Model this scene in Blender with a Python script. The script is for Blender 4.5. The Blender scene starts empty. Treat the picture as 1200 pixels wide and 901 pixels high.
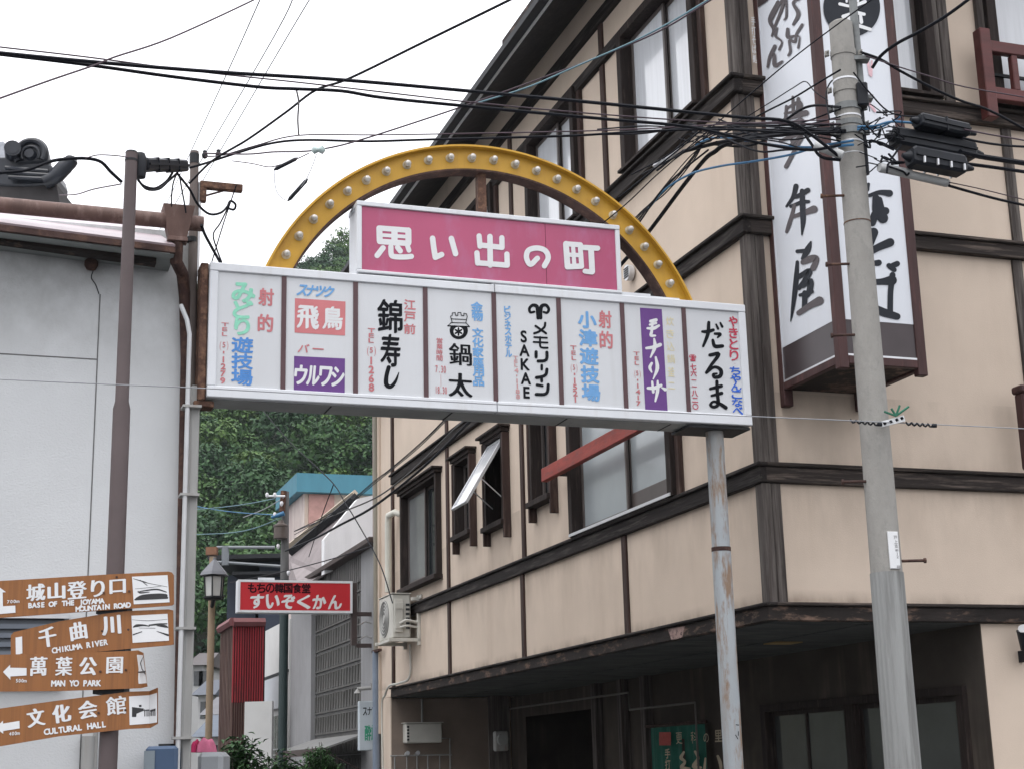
import bpy, bmesh, math, random
import numpy as np
from mathutils import Vector, Matrix, noise

random.seed(7)
SC = bpy.context.scene
COL = SC.collection

# ---------------------------------------------------------------- camera
EYE = 1.6
FPX = 1790.0                                   # focal length in photo pixels (1200 wide)
RM = np.array([[.999685190, .025090248, 0.0],
               [.00610594758, -.243282783, .969936186],
               [-.0243359395, .969630841, .243359395]])      # world axes in camera coordinates (right, up, forward)
cam_d = bpy.data.cameras.new('camera')
cam_d.sensor_fit = 'HORIZONTAL'; cam_d.sensor_width = 36.0
cam_d.lens = 36.0 * FPX / 1200.0
cam_d.clip_start = 0.1; cam_d.clip_end = 3000
cam = bpy.data.objects.new('camera', cam_d); COL.objects.link(cam)
X, U, F = RM[:, 0], RM[:, 1], RM[:, 2]
cam.matrix_world = Matrix(((X[0], U[0], -F[0], 0), (X[1], U[1], -F[1], 0), (X[2], U[2], -F[2], EYE), (0, 0, 0, 1)))
SC.camera = cam

# ---------------------------------------------------------------- world: overcast day
world = bpy.data.worlds.new('World'); SC.world = world
world.use_nodes = True
nt = world.node_tree; nt.nodes.clear()
wo = nt.nodes.new('ShaderNodeOutputWorld'); bg = nt.nodes.new('ShaderNodeBackground')
sky = nt.nodes.new('ShaderNodeTexSky'); sky.sky_type = 'NISHITA'; sky.sun_disc = False
SUN_EL, SUN_AZ = math.radians(66), math.radians(212)      # azimuth clockwise from +Y
sky.sun_elevation = SUN_EL; sky.sun_rotation = SUN_AZ
tc = nt.nodes.new('ShaderNodeTexCoord'); sx = nt.nodes.new('ShaderNodeSeparateXYZ')
mr = nt.nodes.new('ShaderNodeMapRange'); mr.inputs[1].default_value = 0.1; mr.inputs[2].default_value = 1.0
mr.inputs[3].default_value = 10.2; mr.inputs[4].default_value = 26.0
nz = nt.nodes.new('ShaderNodeTexNoise'); nz.inputs['Scale'].default_value = 3.0; nz.inputs['Detail'].default_value = 5
mz = nt.nodes.new('ShaderNodeMapRange'); mz.inputs[3].default_value = .90; mz.inputs[4].default_value = 1.1
mu = nt.nodes.new('ShaderNodeMath'); mu.operation = 'MULTIPLY'
cl = nt.nodes.new('ShaderNodeCombineColor')
mb_ = nt.nodes.new('ShaderNodeMath'); mb_.operation = 'MULTIPLY'; mb_.inputs[1].default_value = 1.035
mx = nt.nodes.new('ShaderNodeMix'); mx.data_type = 'RGBA'; mx.inputs[0].default_value = .93
lk = nt.links.new
lk(tc.outputs['Generated'], sx.inputs[0]); lk(sx.outputs['Z'], mr.inputs[0])
lk(tc.outputs['Generated'], nz.inputs['Vector']); lk(nz.outputs['Fac'], mz.inputs[0])
lk(mr.outputs[0], mu.inputs[0]); lk(mz.outputs[0], mu.inputs[1])
lk(mu.outputs[0], mb_.inputs[0])
lk(mu.outputs[0], cl.inputs[0]); lk(mu.outputs[0], cl.inputs[1]); lk(mb_.outputs[0], cl.inputs[2])
lk(sky.outputs[0], mx.inputs[6]); lk(cl.outputs[0], mx.inputs[7])
lk(mx.outputs[2], bg.inputs[0]); bg.inputs[1].default_value = 0.10
lk(bg.outputs[0], wo.inputs[0])

sun_d = bpy.data.lights.new('sun', 'SUN'); sun_d.energy = 0.8; sun_d.angle = math.radians(25); sun_d.color = (1, .97, .93)
sun = bpy.data.objects.new('sun', sun_d); COL.objects.link(sun)
sdir = Vector((math.sin(SUN_AZ) * math.cos(SUN_EL), math.cos(SUN_AZ) * math.cos(SUN_EL), math.sin(SUN_EL)))
sun.rotation_euler = sdir.to_track_quat('Z', 'Y').to_euler(); sun.location = (0, 0, 30)

vs = SC.view_settings
vs.view_transform = 'Standard'; vs.look = 'None'; vs.exposure = 0.25; vs.gamma = 1.0; vs.use_curve_mapping = False
SC.cycles.max_bounces = 6; SC.cycles.diffuse_bounces = 3; SC.cycles.use_denoising = True

# ---------------------------------------------------------------- frames of reference
O = np.array([0, 0, EYE])
CN = np.array([2.14, 12.967, 0.0])             # corner of the inn
A = np.array([-.32696, .94504, 0.0])           # along the lane (away)
B = np.array([.94504, .32696, 0.0])            # along the street front (to the right)
Z = np.array([0, 0, 1.0])

def W(px, py):
    d = RM @ np.array([px - 600.0, 450.5 - py, FPX]); return d / np.linalg.norm(d)
def hit(px, py, p0, n):
    d = W(px, py); return O + d * (((p0 - O) @ n) / (d @ n))
def at_y(px, py, y):
    d = W(px, py); return O + d * (y / d[1])
class Plane:                                   # vertical plane: u along a horizontal axis, v outward, z up
    def __init__(s, p0, u, n): s.p0, s.u, s.n = np.array(p0, float), np.array(u, float), np.array(n, float)
    def uz(s, px, py):
        q = hit(px, py, s.p0, s.n) - s.p0; return float(q @ s.u), float(q[2])
    def m(s, u, v, z): return s.p0 + s.u * u + s.n * v + Z * z
    def off(s, d): return Plane(s.p0 + s.n * d, s.u, s.n)
ML = Plane(CN, A, -B)                          # lane facade of the inn
MR = Plane(CN, B, -A)                          # street facade of the inn
ident = lambda x, y, z: np.array([x, y, z])

# ---------------------------------------------------------------- materials
MATS = {}
def mat(name, col, rough=.7, var=.25, scale=3.0, stretch=(1, 1, 1), col2=None, fac=(.42, .62), bump=0.0, bscale=60.0,
        metal=0.0, rot=0.0, spec=.5, streak=None, grime=None, coat=0.0, bstretch=None, gst=(1, 1, .35)):
    """procedural surface: base colour mottled by noise, an optional second colour in patches, streaks and bump"""
    if name in MATS: return MATS[name]
    m = bpy.data.materials.new(name); m.use_nodes = True
    t = m.node_tree; b = t.nodes['Principled BSDF']; L = t.links.new
    b.inputs['Roughness'].default_value = rough; b.inputs['Metallic'].default_value = metal
    b.inputs['Specular IOR Level'].default_value = spec
    b.inputs['Coat Weight'].default_value = coat
    g = t.nodes.new('ShaderNodeNewGeometry')
    def mapping(sc, r=rot):
        mp = t.nodes.new('ShaderNodeMapping'); mp.inputs['Rotation'].default_value = (0, 0, -r); mp.inputs['Scale'].default_value = sc
        # rotate first so that x runs along the grain, then stretch
        mp0 = t.nodes.new('ShaderNodeMapping'); mp0.inputs['Rotation'].default_value = (0, 0, -r)
        mp.inputs['Rotation'].default_value = (0, 0, 0)
        L(g.outputs['Position'], mp0.inputs[0]); L(mp0.outputs[0], mp.inputs[0]); return mp
    def noi(sc, scale_, det=6, ro=.6):
        n = t.nodes.new('ShaderNodeTexNoise'); n.inputs['Scale'].default_value = scale_; n.inputs['Detail'].default_value = det
        n.inputs['Roughness'].default_value = ro; L(mapping(sc).outputs[0], n.inputs['Vector']); return n
    def rng(src, a_, b_, c_, d_):
        r = t.nodes.new('ShaderNodeMapRange'); L(src, r.inputs[0])
        for i, v in enumerate((a_, b_, c_, d_)): r.inputs[i + 1].default_value = v
        return r
    def mixc(f, c1, c2):
        x = t.nodes.new('ShaderNodeMix'); x.data_type = 'RGBA'; L(f, x.inputs[0])
        for i, c in ((6, c1), (7, c2)):
            if hasattr(c, 'links'): L(c, x.inputs[i])
            else: x.inputs[i].default_value = (*c, 1)
        return x.outputs[2]
    n1 = noi(stretch, scale)
    c = tuple(col)
    out = mixc(rng(n1.outputs['Fac'], .3, .7, 0, 1).outputs[0], tuple(min(1, v * (1 - var)) for v in c), tuple(min(1, v * (1 + var * .6)) for v in c))
    if col2:
        n2 = noi(stretch, scale * 2.3, 8, .68)
        out = mixc(rng(n2.outputs['Fac'], fac[0], fac[1], 0, 1).outputs[0], out, col2)
    if streak:                                   # (colour, strength, scale)
        n3 = noi((1, 1, .06), streak[2], 5, .6)
        n4 = noi((1, 1, 1), .9, 3, .5)
        f1 = rng(n3.outputs['Fac'], .5, .75, 0, streak[1]); f2 = rng(n4.outputs['Fac'], .4, .65, 0, 1)
        mm = t.nodes.new('ShaderNodeMath'); mm.operation = 'MULTIPLY'; L(f1.outputs[0], mm.inputs[0]); L(f2.outputs[0], mm.inputs[1])
        out = mixc(mm.outputs[0], out, streak[0])
    if grime:                                    # list of (colour, z where it is strongest, z where it ends, strength): dirt running down from a ledge
        sz = t.nodes.new('ShaderNodeSeparateXYZ'); L(g.outputs['Position'], sz.inputs[0])
        for gc, z0, z1, st in grime:
            r = rng(sz.outputs['Z'], z1, z0, 0, 1)
            stp = t.nodes.new('ShaderNodeMath'); stp.operation = 'GREATER_THAN' if z0 < z1 else 'LESS_THAN'
            L(sz.outputs['Z'], stp.inputs[0]); stp.inputs[1].default_value = z0 - .02 if z0 < z1 else z0 + .02
            n5 = noi(gst, 2.6, 8, .62); r5 = rng(n5.outputs['Fac'], .40, .72, 0, st)
            m1 = t.nodes.new('ShaderNodeMath'); m1.operation = 'MULTIPLY'; L(r.outputs[0], m1.inputs[0]); L(stp.outputs[0], m1.inputs[1])
            m2 = t.nodes.new('ShaderNodeMath'); m2.operation = 'MULTIPLY'; L(m1.outputs[0], m2.inputs[0]); L(r5.outputs[0], m2.inputs[1])
            out = mixc(m2.outputs[0], out, gc)
    L(out, b.inputs['Base Color'])
    if bump:
        n6 = noi(bstretch or stretch, bscale, 4, .6)
        bp = t.nodes.new('ShaderNodeBump'); bp.inputs['Strength'].default_value = bump; bp.inputs['Distance'].default_value = .02
        L(n6.outputs['Fac'], bp.inputs['Height']); L(bp.outputs[0], b.inputs['Normal'])
    MATS[name] = m; return m

ANG_A = math.atan2(A[1], A[0]); ANG_B = math.atan2(B[1], B[0])
DIRT = (.17, .13, .10)
M_STUCCO = mat('beige stucco', (.590, .492, .405), .95, .08, 1.1, bump=.16, bscale=110, spec=.12,
               streak=((.42, .335, .265), .55, 3.5),
               grime=[(DIRT, 3.93, 3.15, .40), (DIRT, 6.19, 5.85, .25), (DIRT, 7.55, 7.1, .2), (DIRT, 4.12, 4.32, .45), (DIRT, 2.92, 3.02, .7), (DIRT, 4.72, 4.15, .40)])
M_STUCCO2 = mat('shaded porch plaster', (.070, .060, .052), .95, .2, 1.8, bump=.2, bscale=60, spec=.05, streak=((.2, .16, .13), .7, 6))  # beige plaster darkened, the shade under the overhang is put into its colour
WOODC, WOODG = (.024, .020, .019), (.095, .084, .076)
M_WOODA = mat('weathered beam timber along lane', WOODC, .85, .5, 9, (.08, 1, 1.2), WOODG, (.52, .75), .5, 30, rot=ANG_A, spec=.2)
M_WOODB = mat('weathered beam timber along street', (.038, .031, .028), .85, .5, 9, (.08, 1, 1.2), (.17, .135, .115), (.5, .72), .5, 30, rot=ANG_B, spec=.2)
M_WOODV = mat('weathered post timber', (.060, .050, .046), .85, .4, 9, (1, 1, .045), (.155, .138, .126), (.44, .68), .5, 45, spec=.2)
M_WOODT = mat('brown trim timber', (.048, .029, .025), .8, .4, 10, (1, 1, .08), (.125, .085, .07), (.52, .75), .4, 40, spec=.25)
M_FASC = mat('stained fascia timber', (.028, .023, .021), .85, .45, 5, (.3, .3, 1), (.19, .125, .095), (.52, .68), .4, 30, spec=.2)
M_SOFFIT = mat('grey soffit board', (.085, .09, .088), .9, .35, 2.2, (1, .35, 1), (.13, .135, .13), (.5, .7), rot=ANG_A, spec=.1)
M_FRAME = mat('dark window timber', (.030, .023, .021), .75, .35, 12, (1, 1, .1), (.085, .064, .056), (.55, .75), .3, 40, spec=.15)
M_SASH = mat('brown aluminium sash', (.085, .070, .064), .45, .15, 5, spec=.5)
M_ALU = mat('pale aluminium', (.62, .63, .65), .4, .1, 6, metal=.5)
M_FROST = mat('frosted pane', (.36, .395, .41), .22, .10, 1.2, spec=.6, coat=.3)
M_CURT = mat('pane over white curtain', (.60, .62, .65), .12, .10, 18, (1, 1, .04), spec=.7, coat=.4)
M_DARKGL = mat('dark pane', (.025, .03, .033), .06, .3, 2, spec=.8)
M_GREYGL = mat('grey pane', (.20, .21, .21), .15, .2, 1.5, spec=.6)
M_DARK = mat('dark interior', (.012, .012, .012), .95, .2, 2, spec=.05)
M_RED = mat('faded red paint', (.27, .045, .033), .6, .3, 9, (.25, .25, 1), (.15, .05, .045), (.5, .7), .2, 40, rot=ANG_A, spec=.3)
M_REDD = mat('dark red paint', (.060, .027, .026), .6, .35, 7, (1, 1, .15), (.115, .045, .04), (.56, .74), .2, 40, spec=.3)
M_WHITE = mat('white sign acrylic', (.64, .665, .71), .35, .05, 1.0, spec=.4, streak=((.55, .56, .57), .35, 9))
M_PANEL = mat('aged white acrylic', (.60, .615, .635), .35, .05, 1.3, spec=.35, streak=((.47, .47, .46), .45, 9))
M_WFRAME = mat('white sign frame', (.68, .70, .73), .45, .05, 3, spec=.4, streak=((.5, .48, .46), .5, 14))
M_SIGNBOT = mat('grey sign underside', (.36, .37, .36), .6, .2, 3, col2=(.25, .22, .20), fac=(.6, .75))
M_PLUM = mat('plum divider strip', (.085, .04, .045), .6, .15, 6)
M_PINK = mat('magenta acrylic', (.425, .085, .170), .35, .10, 1.6, (1, 1, .4), (.42, .14, .25), (.50, .72), spec=.35)
M_INK = mat('black sign ink', (.010, .011, .014), .6, .1, 5, spec=.08)
M_INKV = mat('charcoal brush ink', (.024, .027, .034), .5, .2, 3, spec=.12)
M_INKG = mat('brown grey brush ink', (.105, .093, .098), .5, .15, 3, spec=.12)
M_FILM = mat('dark brown acrylic band', (.055, .042, .045), .3, .2, 2, spec=.4)
M_BLUE = mat('blue sign paint', (.10, .27, .62), .5, .12, 20, spec=.15)
M_LBLUE = mat('light blue sign paint', (.17, .37, .66), .5, .12, 20, spec=.15)
M_DBLUE = mat('strong blue sign paint', (.04, .14, .60), .5, .12, 20, spec=.15)
M_MINT = mat('mint sign paint', (.28, .66, .49), .5, .12, 20, spec=.15)
M_ROSE = mat('faded rose paint', (.54, .195, .21), .5, .12, 20, spec=.15)
M_ROSEL = mat('very faded rose paint', (.56, .29, .29), .5, .12, 20)
M_CRIM = mat('crimson paint', (.50, .06, .10), .5, .1, 20, spec=.15)
M_CORAL = mat('coral block paint', (.58, .20, .21), .5, .08, 8, spec=.15)
M_PURP = mat('purple block paint', (.145, .065, .235), .5, .08, 8, spec=.15)
M_YELL = mat('faded yellow paint', (.70, .62, .36), .5, .1, 20)
M_LETW = mat('white lettering', (.70, .71, .72), .5, .05, 8)
M_ARCH = mat('yellow painted steel', (.56, .315, .035), .45, .10, 2.5, col2=(.46, .24, .03), fac=(.60, .76), spec=.35, streak=((.24, .11, .035), .4, 16))
M_RUST = mat('rusty brown steel', (.095, .052, .038), .85, .4, 8, col2=(.20, .115, .075), fac=(.48, .66), bump=.4, bscale=50, spec=.2)
M_RUSTD = mat('dark oxide steel', (.065, .038, .033), .8, .35, 6, col2=(.13, .075, .055), fac=(.5, .7), bump=.3, bscale=50, spec=.2)
M_POST = mat('chipped pale post paint', (.335, .365, .385), .55, .12, 5, (1, 1, .2), (.23, .155, .105), (.50, .62), .2, 40, streak=((.25, .15, .08), 1.0, 14), grime=[((.23, .165, .10), 4.3, 3.3, .9), ((.21, .135, .08), 1.2, 3.0, .8)], spec=.35)
M_GREYST = mat('grey painted steel', (.32, .32, .31), .6, .2, 4, (1, 1, .25), (.22, .15, .11), (.60, .72), spec=.3, streak=((.22, .17, .14), .7, 14))
M_CONC = mat('pole concrete', (.30, .29, .27), .9, .10, 9, (1, 1, .6), (.245, .24, .225), (.52, .7), .25, 90, spec=.15)
M_CONCL = mat('pale ribbed pole sheet', (.25, .255, .25), .8, .2, 7, (1, 1, .05), (.15, .15, .145), (.45, .66), spec=.3)
M_GALV = mat('galvanised steel', (.17, .18, .18), .55, .3, 12, metal=.2)
M_BROWNP = mat('brown coated steel', (.100, .078, .078), .55, .12, 4, spec=.25)
M_WSTUC = mat('white stucco', (.60, .615, .625), .95, .06, 1.2, bump=.22, bscale=62, spec=.15, streak=((.50, .50, .48), .15, 2), gst=(1, 1, .8),
              grime=[((.24, .245, .235), 5.6, 4.35, 1.0)], bstretch=(1, 1, 1.3))
M_COPPER = mat('weathered copper brown', (.135, .080, .066), .65, .3, 6, (1, 1, .4), (.22, .145, .125), (.5, .7), spec=.4)
M_METROOF = mat('mauve sheet roof', (.40, .33, .35), .35, .15, 3, metal=.3, spec=.5)
M_TILE = mat('dark glazed roof tile', (.018, .021, .028), .38, .4, 6, spec=.4)
M_CABLE = mat('black cable sheath', (.007, .008, .012), .6, .2, 6, spec=.12)
M_CABLEP = mat('brown thin wire', (.045, .022, .035), .6, .2, 6)
M_CABLEG = mat('grey thin wire', (.28, .29, .31), .5, .2, 6)
M_CABLEB = mat('blue cable sheath', (.03, .15, .30), .5, .2, 6)
M_CLOSE = mat('black closure plastic', (.012, .014, .019), .5, .25, 8, spec=.25)
M_PVC = mat('grey sleeve plastic', (.42, .43, .43), .55, .15, 4)
M_CREAM = mat('cream appliance enamel', (.56, .55, .50), .5, .10, 3, spec=.4, streak=((.38, .34, .28), .5, 12))
M_DGREY = mat('dark grey metal', (.03, .032, .035), .6, .2, 4, spec=.2)
M_WOODSIGN = mat('brown sign board', (.275, .112, .036), .5, .10, 16, (1, 1, .02), (.215, .088, .03), (.45, .62), spec=.35)
M_GREEN = mat('green noren cloth', (.012, .105, .075), .9, .2, 8)
M_CLOTHT = mat('tan noren print', (.42, .36, .26), .9, .15, 15)
M_ASPH = mat('asphalt', (.055, .055, .057), .9, .25, 6, bump=.3, bscale=120)
M_PAVE = mat('paving', (.22, .215, .20), .9, .2, 5, bump=.2, bscale=80)
M_GLASSB = mat('clear bulb glass', (.50, .47, .42), .08, .25, 30, spec=.9, coat=.6)
M_SOCK = mat('bulb socket', (.55, .47, .32), .5, .2, 20)

# ---------------------------------------------------------------- mesh builder
class MB:
    def __init__(s, fm=ident): s.v, s.f, s.mi, s.fm, s.cur = [], [], [], fm, 0
    def add(s, pts, faces, mi=None):
        k = len(s.v); s.v += [tuple(s.fm(*p)) for p in pts]
        s.f += [tuple(i + k for i in f) for f in faces]; s.mi += [s.cur if mi is None else mi] * len(faces)
        return s
    def box(s, x0, x1, y0, y1, z0, z1, mi=None):
        p = [(x, y, z) for z in (z0, z1) for y in (y0, y1) for x in (x0, x1)]
        return s.add(p, [(0, 2, 3, 1), (4, 5, 7, 6), (0, 1, 5, 4), (2, 6, 7, 3), (0, 4, 6, 2), (1, 3, 7, 5)], mi)
    def quad(s, p, mi=None): return s.add(p, [tuple(range(len(p)))], mi)
    def prism(s, poly, v0, v1, mi=None):         # poly in (u,z), extruded along v
        n = len(poly)
        p = [(u, v0, z) for u, z in poly] + [(u, v1, z) for u, z in poly]
        return s.add(p, [tuple(range(n)), tuple(range(2 * n - 1, n - 1, -1))] + [(i, (i + 1) % n, n + (i + 1) % n, n + i) for i in range(n)], mi)
    def tube(s, pts, r, n=8, caps=True, mi=None):
        P = [np.array(p, float) for p in pts]; R = r if hasattr(r, '__len__') else [r] * len(P)
        k = len(s.v); ref = None; faces = []; vv = []
        for i, p in enumerate(P):
            t = P[min(i + 1, len(P) - 1)] - P[max(i - 1, 0)]; l = np.linalg.norm(t); t = t / l if l > 1e-9 else np.array([0, 0, 1.])
            if ref is None: ref = np.array([0, 0, 1.]) if abs(t[2]) < .9 else np.array([1., 0, 0])
            e1 = np.cross(t, ref); e1 /= max(np.linalg.norm(e1), 1e-9); e2 = np.cross(e1, t); ref = e2
            for j in range(n):
                a = 2 * math.pi * j / n; vv.append(p + R[i] * (math.cos(a) * e1 + math.sin(a) * e2))
        for i in range(len(P) - 1):
            for j in range(n):
                j2 = (j + 1) % n; faces.append((i * n + j, i * n + j2, (i + 1) * n + j2, (i + 1) * n + j))
        if caps: faces += [tuple(range(n - 1, -1, -1)), tuple(range((len(P) - 1) * n, len(P) * n))]
        return s.add(vv, faces, mi)
    def lathe(s, c, prof, n=16, mi=None):        # prof: (radius, z)
        return s.tube([(c[0], c[1], c[2] + z) for r, z in prof], [max(r, 1e-4) for r, z in prof], n, True, mi)

def smooth_pts(pts, k=6):
    P = [np.array(p, float) for p in pts]
    if len(P) < 3: return [P[0] + (P[-1] - P[0]) * i / k for i in range(k + 1)]
    Q = [2 * P[0] - P[1]] + P + [2 * P[-1] - P[-2]]; out = []
    for i in range(1, len(Q) - 2):
        p0, p1, p2, p3 = Q[i - 1:i + 3]
        for j in range(k):
            t = j / k
            out.append(.5 * (2 * p1 + (p2 - p0) * t + (2 * p0 - 5 * p1 + 4 * p2 - p3) * t * t + (3 * p1 - p0 - 3 * p2 + p3) * t ** 3))
    out.append(P[-1]); return out

ORIG = {}
def obj(name, mb, m, parent=None, smooth=False, bevel=0.0, org=None):
    """link a mesh builder as one object; top-level meshes get their origin at the base centre"""
    me = bpy.data.meshes.new(name)
    V = np.array(mb.v, float)
    if org is None:
        org = np.array(parent['_o']) if parent is not None else np.array([*(V.min(0)[:2] + V.max(0)[:2]) / 2, V.min(0)[2]])
    me.from_pydata([tuple(x) for x in (V - org)], [], mb.f)
    ms = m if isinstance(m, (list, tuple)) else [m]
    for q in ms: me.materials.append(q)
    if len(ms) > 1: me.polygons.foreach_set('material_index', mb.mi)
    bm = bmesh.new(); bm.from_mesh(me); bmesh.ops.recalc_face_normals(bm, faces=bm.faces); bm.to_mesh(me); bm.free()
    if smooth:
        me.polygons.foreach_set('use_smooth', [True] * len(me.polygons))
        try: me.set_sharp_from_angle(angle=math.radians(42))
        except Exception: pass
    o = bpy.data.objects.new(name, me); COL.objects.link(o)
    if parent is not None: o.parent = parent
    else: o.location = tuple(org)
    o['_o'] = [float(x) for x in org]
    if bevel:
        bv = o.modifiers.new('edge', 'BEVEL'); bv.width = bevel; bv.segments = 1; bv.limit_method = 'ANGLE'
    return o
def tag(o, label=None, cat=None, group=None, kind=None):
    if label: o['label'] = label
    if cat: o['category'] = cat
    if group: o['group'] = group
    if kind: o['kind'] = kind
    return o
def thing(name, loc, label, cat, group=None):
    o = bpy.data.objects.new(name, None); COL.objects.link(o); o.location = tuple(loc); o.empty_display_size = .1
    o['_o'] = [float(x) for x in loc]
    return tag(o, label, cat, group)

# ---------------------------------------------------------------- writing
GL = {}
def glyph(ch):
    if ch not in GL:
        c = bpy.data.curves.new('t', 'FONT'); c.body = ch; c.size = 1; c.resolution_u = 4
        o = bpy.data.objects.new('t', c); COL.objects.link(o)
        me = bpy.data.meshes.new_from_object(o.evaluated_get(bpy.context.evaluated_depsgraph_get()))
        V = np.array([v.co[:2] for v in me.vertices]) if len(me.vertices) else np.zeros((0, 2))
        Fc = [tuple(p.vertices) for p in me.polygons]
        bpy.data.objects.remove(o); bpy.data.meshes.remove(me); bpy.data.curves.remove(c)
        GL[ch] = (V, Fc)
    return GL[ch]
LIFT = .0004
NIB = {'round': [(math.cos(t * math.pi / 4), math.sin(t * math.pi / 4)) for t in range(8)],
       'brush': [(.8, .8), (.4, .4), (-.4, -.4), (-.8, -.8), (.5, -.15), (-.5, .15)],
       'mincho': [(1, 0), (.5, 0), (-.5, 0), (-1, 0), (0, .25), (0, -.25)]}
THIN = set('ー-・一()|1IilJ二:〇')
class Writer:
    """collects lettering on one plane; positions are read off the photograph and turned into metres on that plane"""
    def __init__(s, plane, crop=(0, 0, 1), v=.002):
        s.pl, s.crop, s.v = plane, crop, v; s.mb = MB(plane.m); s.mats = []
    def mi(s, m):
        if m not in s.mats: s.mats.append(m)
        s.mb.cur = s.mats.index(m)
    def P(s, x, y): return s.crop[0] + x / s.crop[2], s.crop[1] + y / s.crop[2]
    def uz(s, x, y): return s.pl.uz(*s.P(x, y))
    def char(s, ch, x, y, w, h, m, bold=0.0, nib='round', shear=0.0, rot=False, tilt=0.0):
        V, Fc = glyph(ch)
        if not len(V): return
        s.mi(m)
        c = np.array(s.uz(x, y))
        wu = abs(s.uz(x + w / 2, y)[0] - s.uz(x - w / 2, y)[0]); hz = abs(s.uz(x, y + h / 2)[1] - s.uz(x, y - h / 2)[1])
        lo, hi = V.min(0), V.max(0); mid = (lo + hi) / 2
        if ord(ch) < 0x2000: sc_ = np.array([wu / .62, hz / .73]); ctr = np.array([mid[0], .365]) if ch not in '-・' else mid
        elif ch in THIN: sc_ = np.array([wu, hz]) / .92; ctr = mid if ch in 'ー・一' else np.array([mid[0], .38])
        else:
            d = np.maximum(hi - lo, .35); sc_ = np.array([wu, hz]) / d; ctr = mid
        Q = (V - ctr)
        if rot: Q = np.c_[Q[:, 1], -Q[:, 0]]
        Q = Q * sc_
        Q[:, 0] += Q[:, 1] * shear
        if tilt: Q = np.c_[Q[:, 0] * math.cos(tilt) - Q[:, 1] * math.sin(tilt), Q[:, 0] * math.sin(tilt) + Q[:, 1] * math.cos(tilt)]
        sgn = s.hand()
        bw = bold * min(wu, hz)
        layers = [(0, 0)] + ([(dx * bw, dy * bw) for dx, dy in NIB[nib]] if bold else [])
        for k, (dx, dy) in enumerate(layers):
            s.mb.add([(c[0] + sgn * (q[0] + dx), s.v + k * .00012, c[1] + q[1] + dy) for q in Q], Fc)
    def hand(s):                                  # +1 when u runs to the right as the plane is seen from its outside
        return 1.0 if np.cross(s.pl.u, s.pl.n)[2] < 0 else -1.0
    def vert(s, txt, xt, yt, xb, yb, w, m, gap=.12, **k):
        n = len(txt); dy = (yb - yt) / n; dx = (xb - xt) / n
        for i, ch in enumerate(txt):
            r = ch in 'ー-()' and ch != '('
            s.char(ch, xt + dx * (i + .5), yt + dy * (i + .5), w if ch != '一' else w * .8, dy * (1 - gap), m, rot=r, **k)
    def horz(s, txt, xl, yl, xr, yr, h, m, gap=.1, **k):
        n = len(txt); dx = (xr - xl) / n; dy = (yr - yl) / n
        for i, ch in enumerate(txt): s.char(ch, xl + dx * (i + .5), yl + dy * (i + .5), dx * (1 - gap), h, m, **k)
    def poly(s, pts, m):
        s.mi(m); s.mb.add([(u, s.v, z) for u, z in [s.uz(*p) for p in pts]], [tuple(range(len(pts)))]); s.v += LIFT
    def stroke(s, pts, m, w=None, k=5, closed=False):
        """brush stroke through (x, y, width) in crop pixels, round ends"""
        s.mi(m)
        pts = [(*p, w) if len(p) == 2 else p for p in pts]
        P = smooth_pts(pts, k) if len(pts) > 2 else [np.array(p, float) for p in pts]
        L_, R_ = [], []
        for i, p in enumerate(P):
            t = P[min(i + 1, len(P) - 1)][:2] - P[max(i - 1, 0)][:2]; t = t / max(np.linalg.norm(t), 1e-6); nrm = np.array([-t[1], t[0]])
            L_.append(p[:2] + nrm * p[2] / 2); R_.append(p[:2] - nrm * p[2] / 2)
        n = len(P)
        V = [s.uz(*q) for q in L_ + R_]
        s.mb.add([(u, s.v, z) for u, z in V], [(i, i + 1, n + i + 1, n + i) for i in range(n - 1)])
        for e in (0, -1):
            cc = P[e]; r = cc[2] / 2
            ring = [s.uz(cc[0] + r * math.cos(a), cc[1] + r * math.sin(a)) for a in np.linspace(0, 2 * math.pi, 13)[:-1]]
            s.mb.add([(u, s.v + .00006, z) for u, z in ring], [tuple(range(12))])
        s.v += .00015
    def done(s, name, parent): return obj(name, s.mb, s.mats, parent)

# ================================================================ SETTING
g = MB(); g.quad([(-250, -40, 0), (220, -40, 0), (220, 440, 0), (-250, 440, 0)])
tag(obj('ground', g, M_ASPH), kind='structure')
g = MB(lambda x, y, z: CN + A * x + B * y + Z * z)
g.box(-1.25, 40, -.35, 6, -.05, .12)
tag(obj('pavement', g, M_PAVE), kind='structure')

# ================================================================ THE INN (corner building)
GI = lambda a, b, z: CN + A * a + B * b + Z * z
inn = thing('inn_building', GI(6, 3, 0), 'three storey beige half timbered corner building with dark weathered beams', 'building')
B1, B2, B3, B4, B5, B6 = 2.90, 4.10, 6.345, 7.70, 9.42, 9.95
LEN, WID = 13.75, 7.5
left_w = []      # (a0, a1, z0, z1) openings
LW = [dict(a=(9.88, 11.95), z=(4.38, 5.93), kind='slide'), dict(a=(8.20, 8.96), z=(4.78, 5.88), kind='narrow'),
      dict(a=(6.76, 7.54), z=(4.69, 5.88), kind='awning'), dict(a=(5.04, 5.72), z=(4.72, 5.95), kind='narrow'),
      dict(a=(1.66, 4.42), z=(4.105, 5.95), kind='frost'),
      dict(a=(.66, 2.50), z=(7.76, 9.36), kind='curtain'), dict(a=(3.87, 5.58), z=(7.76, 9.36), kind='curtain'), dict(a=(7.0, 8.7), z=(7.76, 9.36), kind='curtain'), dict(a=(10.1, 11.9), z=(7.76, 9.36), kind='curtain')]
RW = [dict(a=(.85, 2.12), z=(7.76, 9.36), kind='curtain'), dict(a=(2.78, 4.6), z=(7.76, 9.36), kind='curtain'), dict(a=(2.95, 4.8), z=(4.55, 5.95), kind='frost')]

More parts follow.
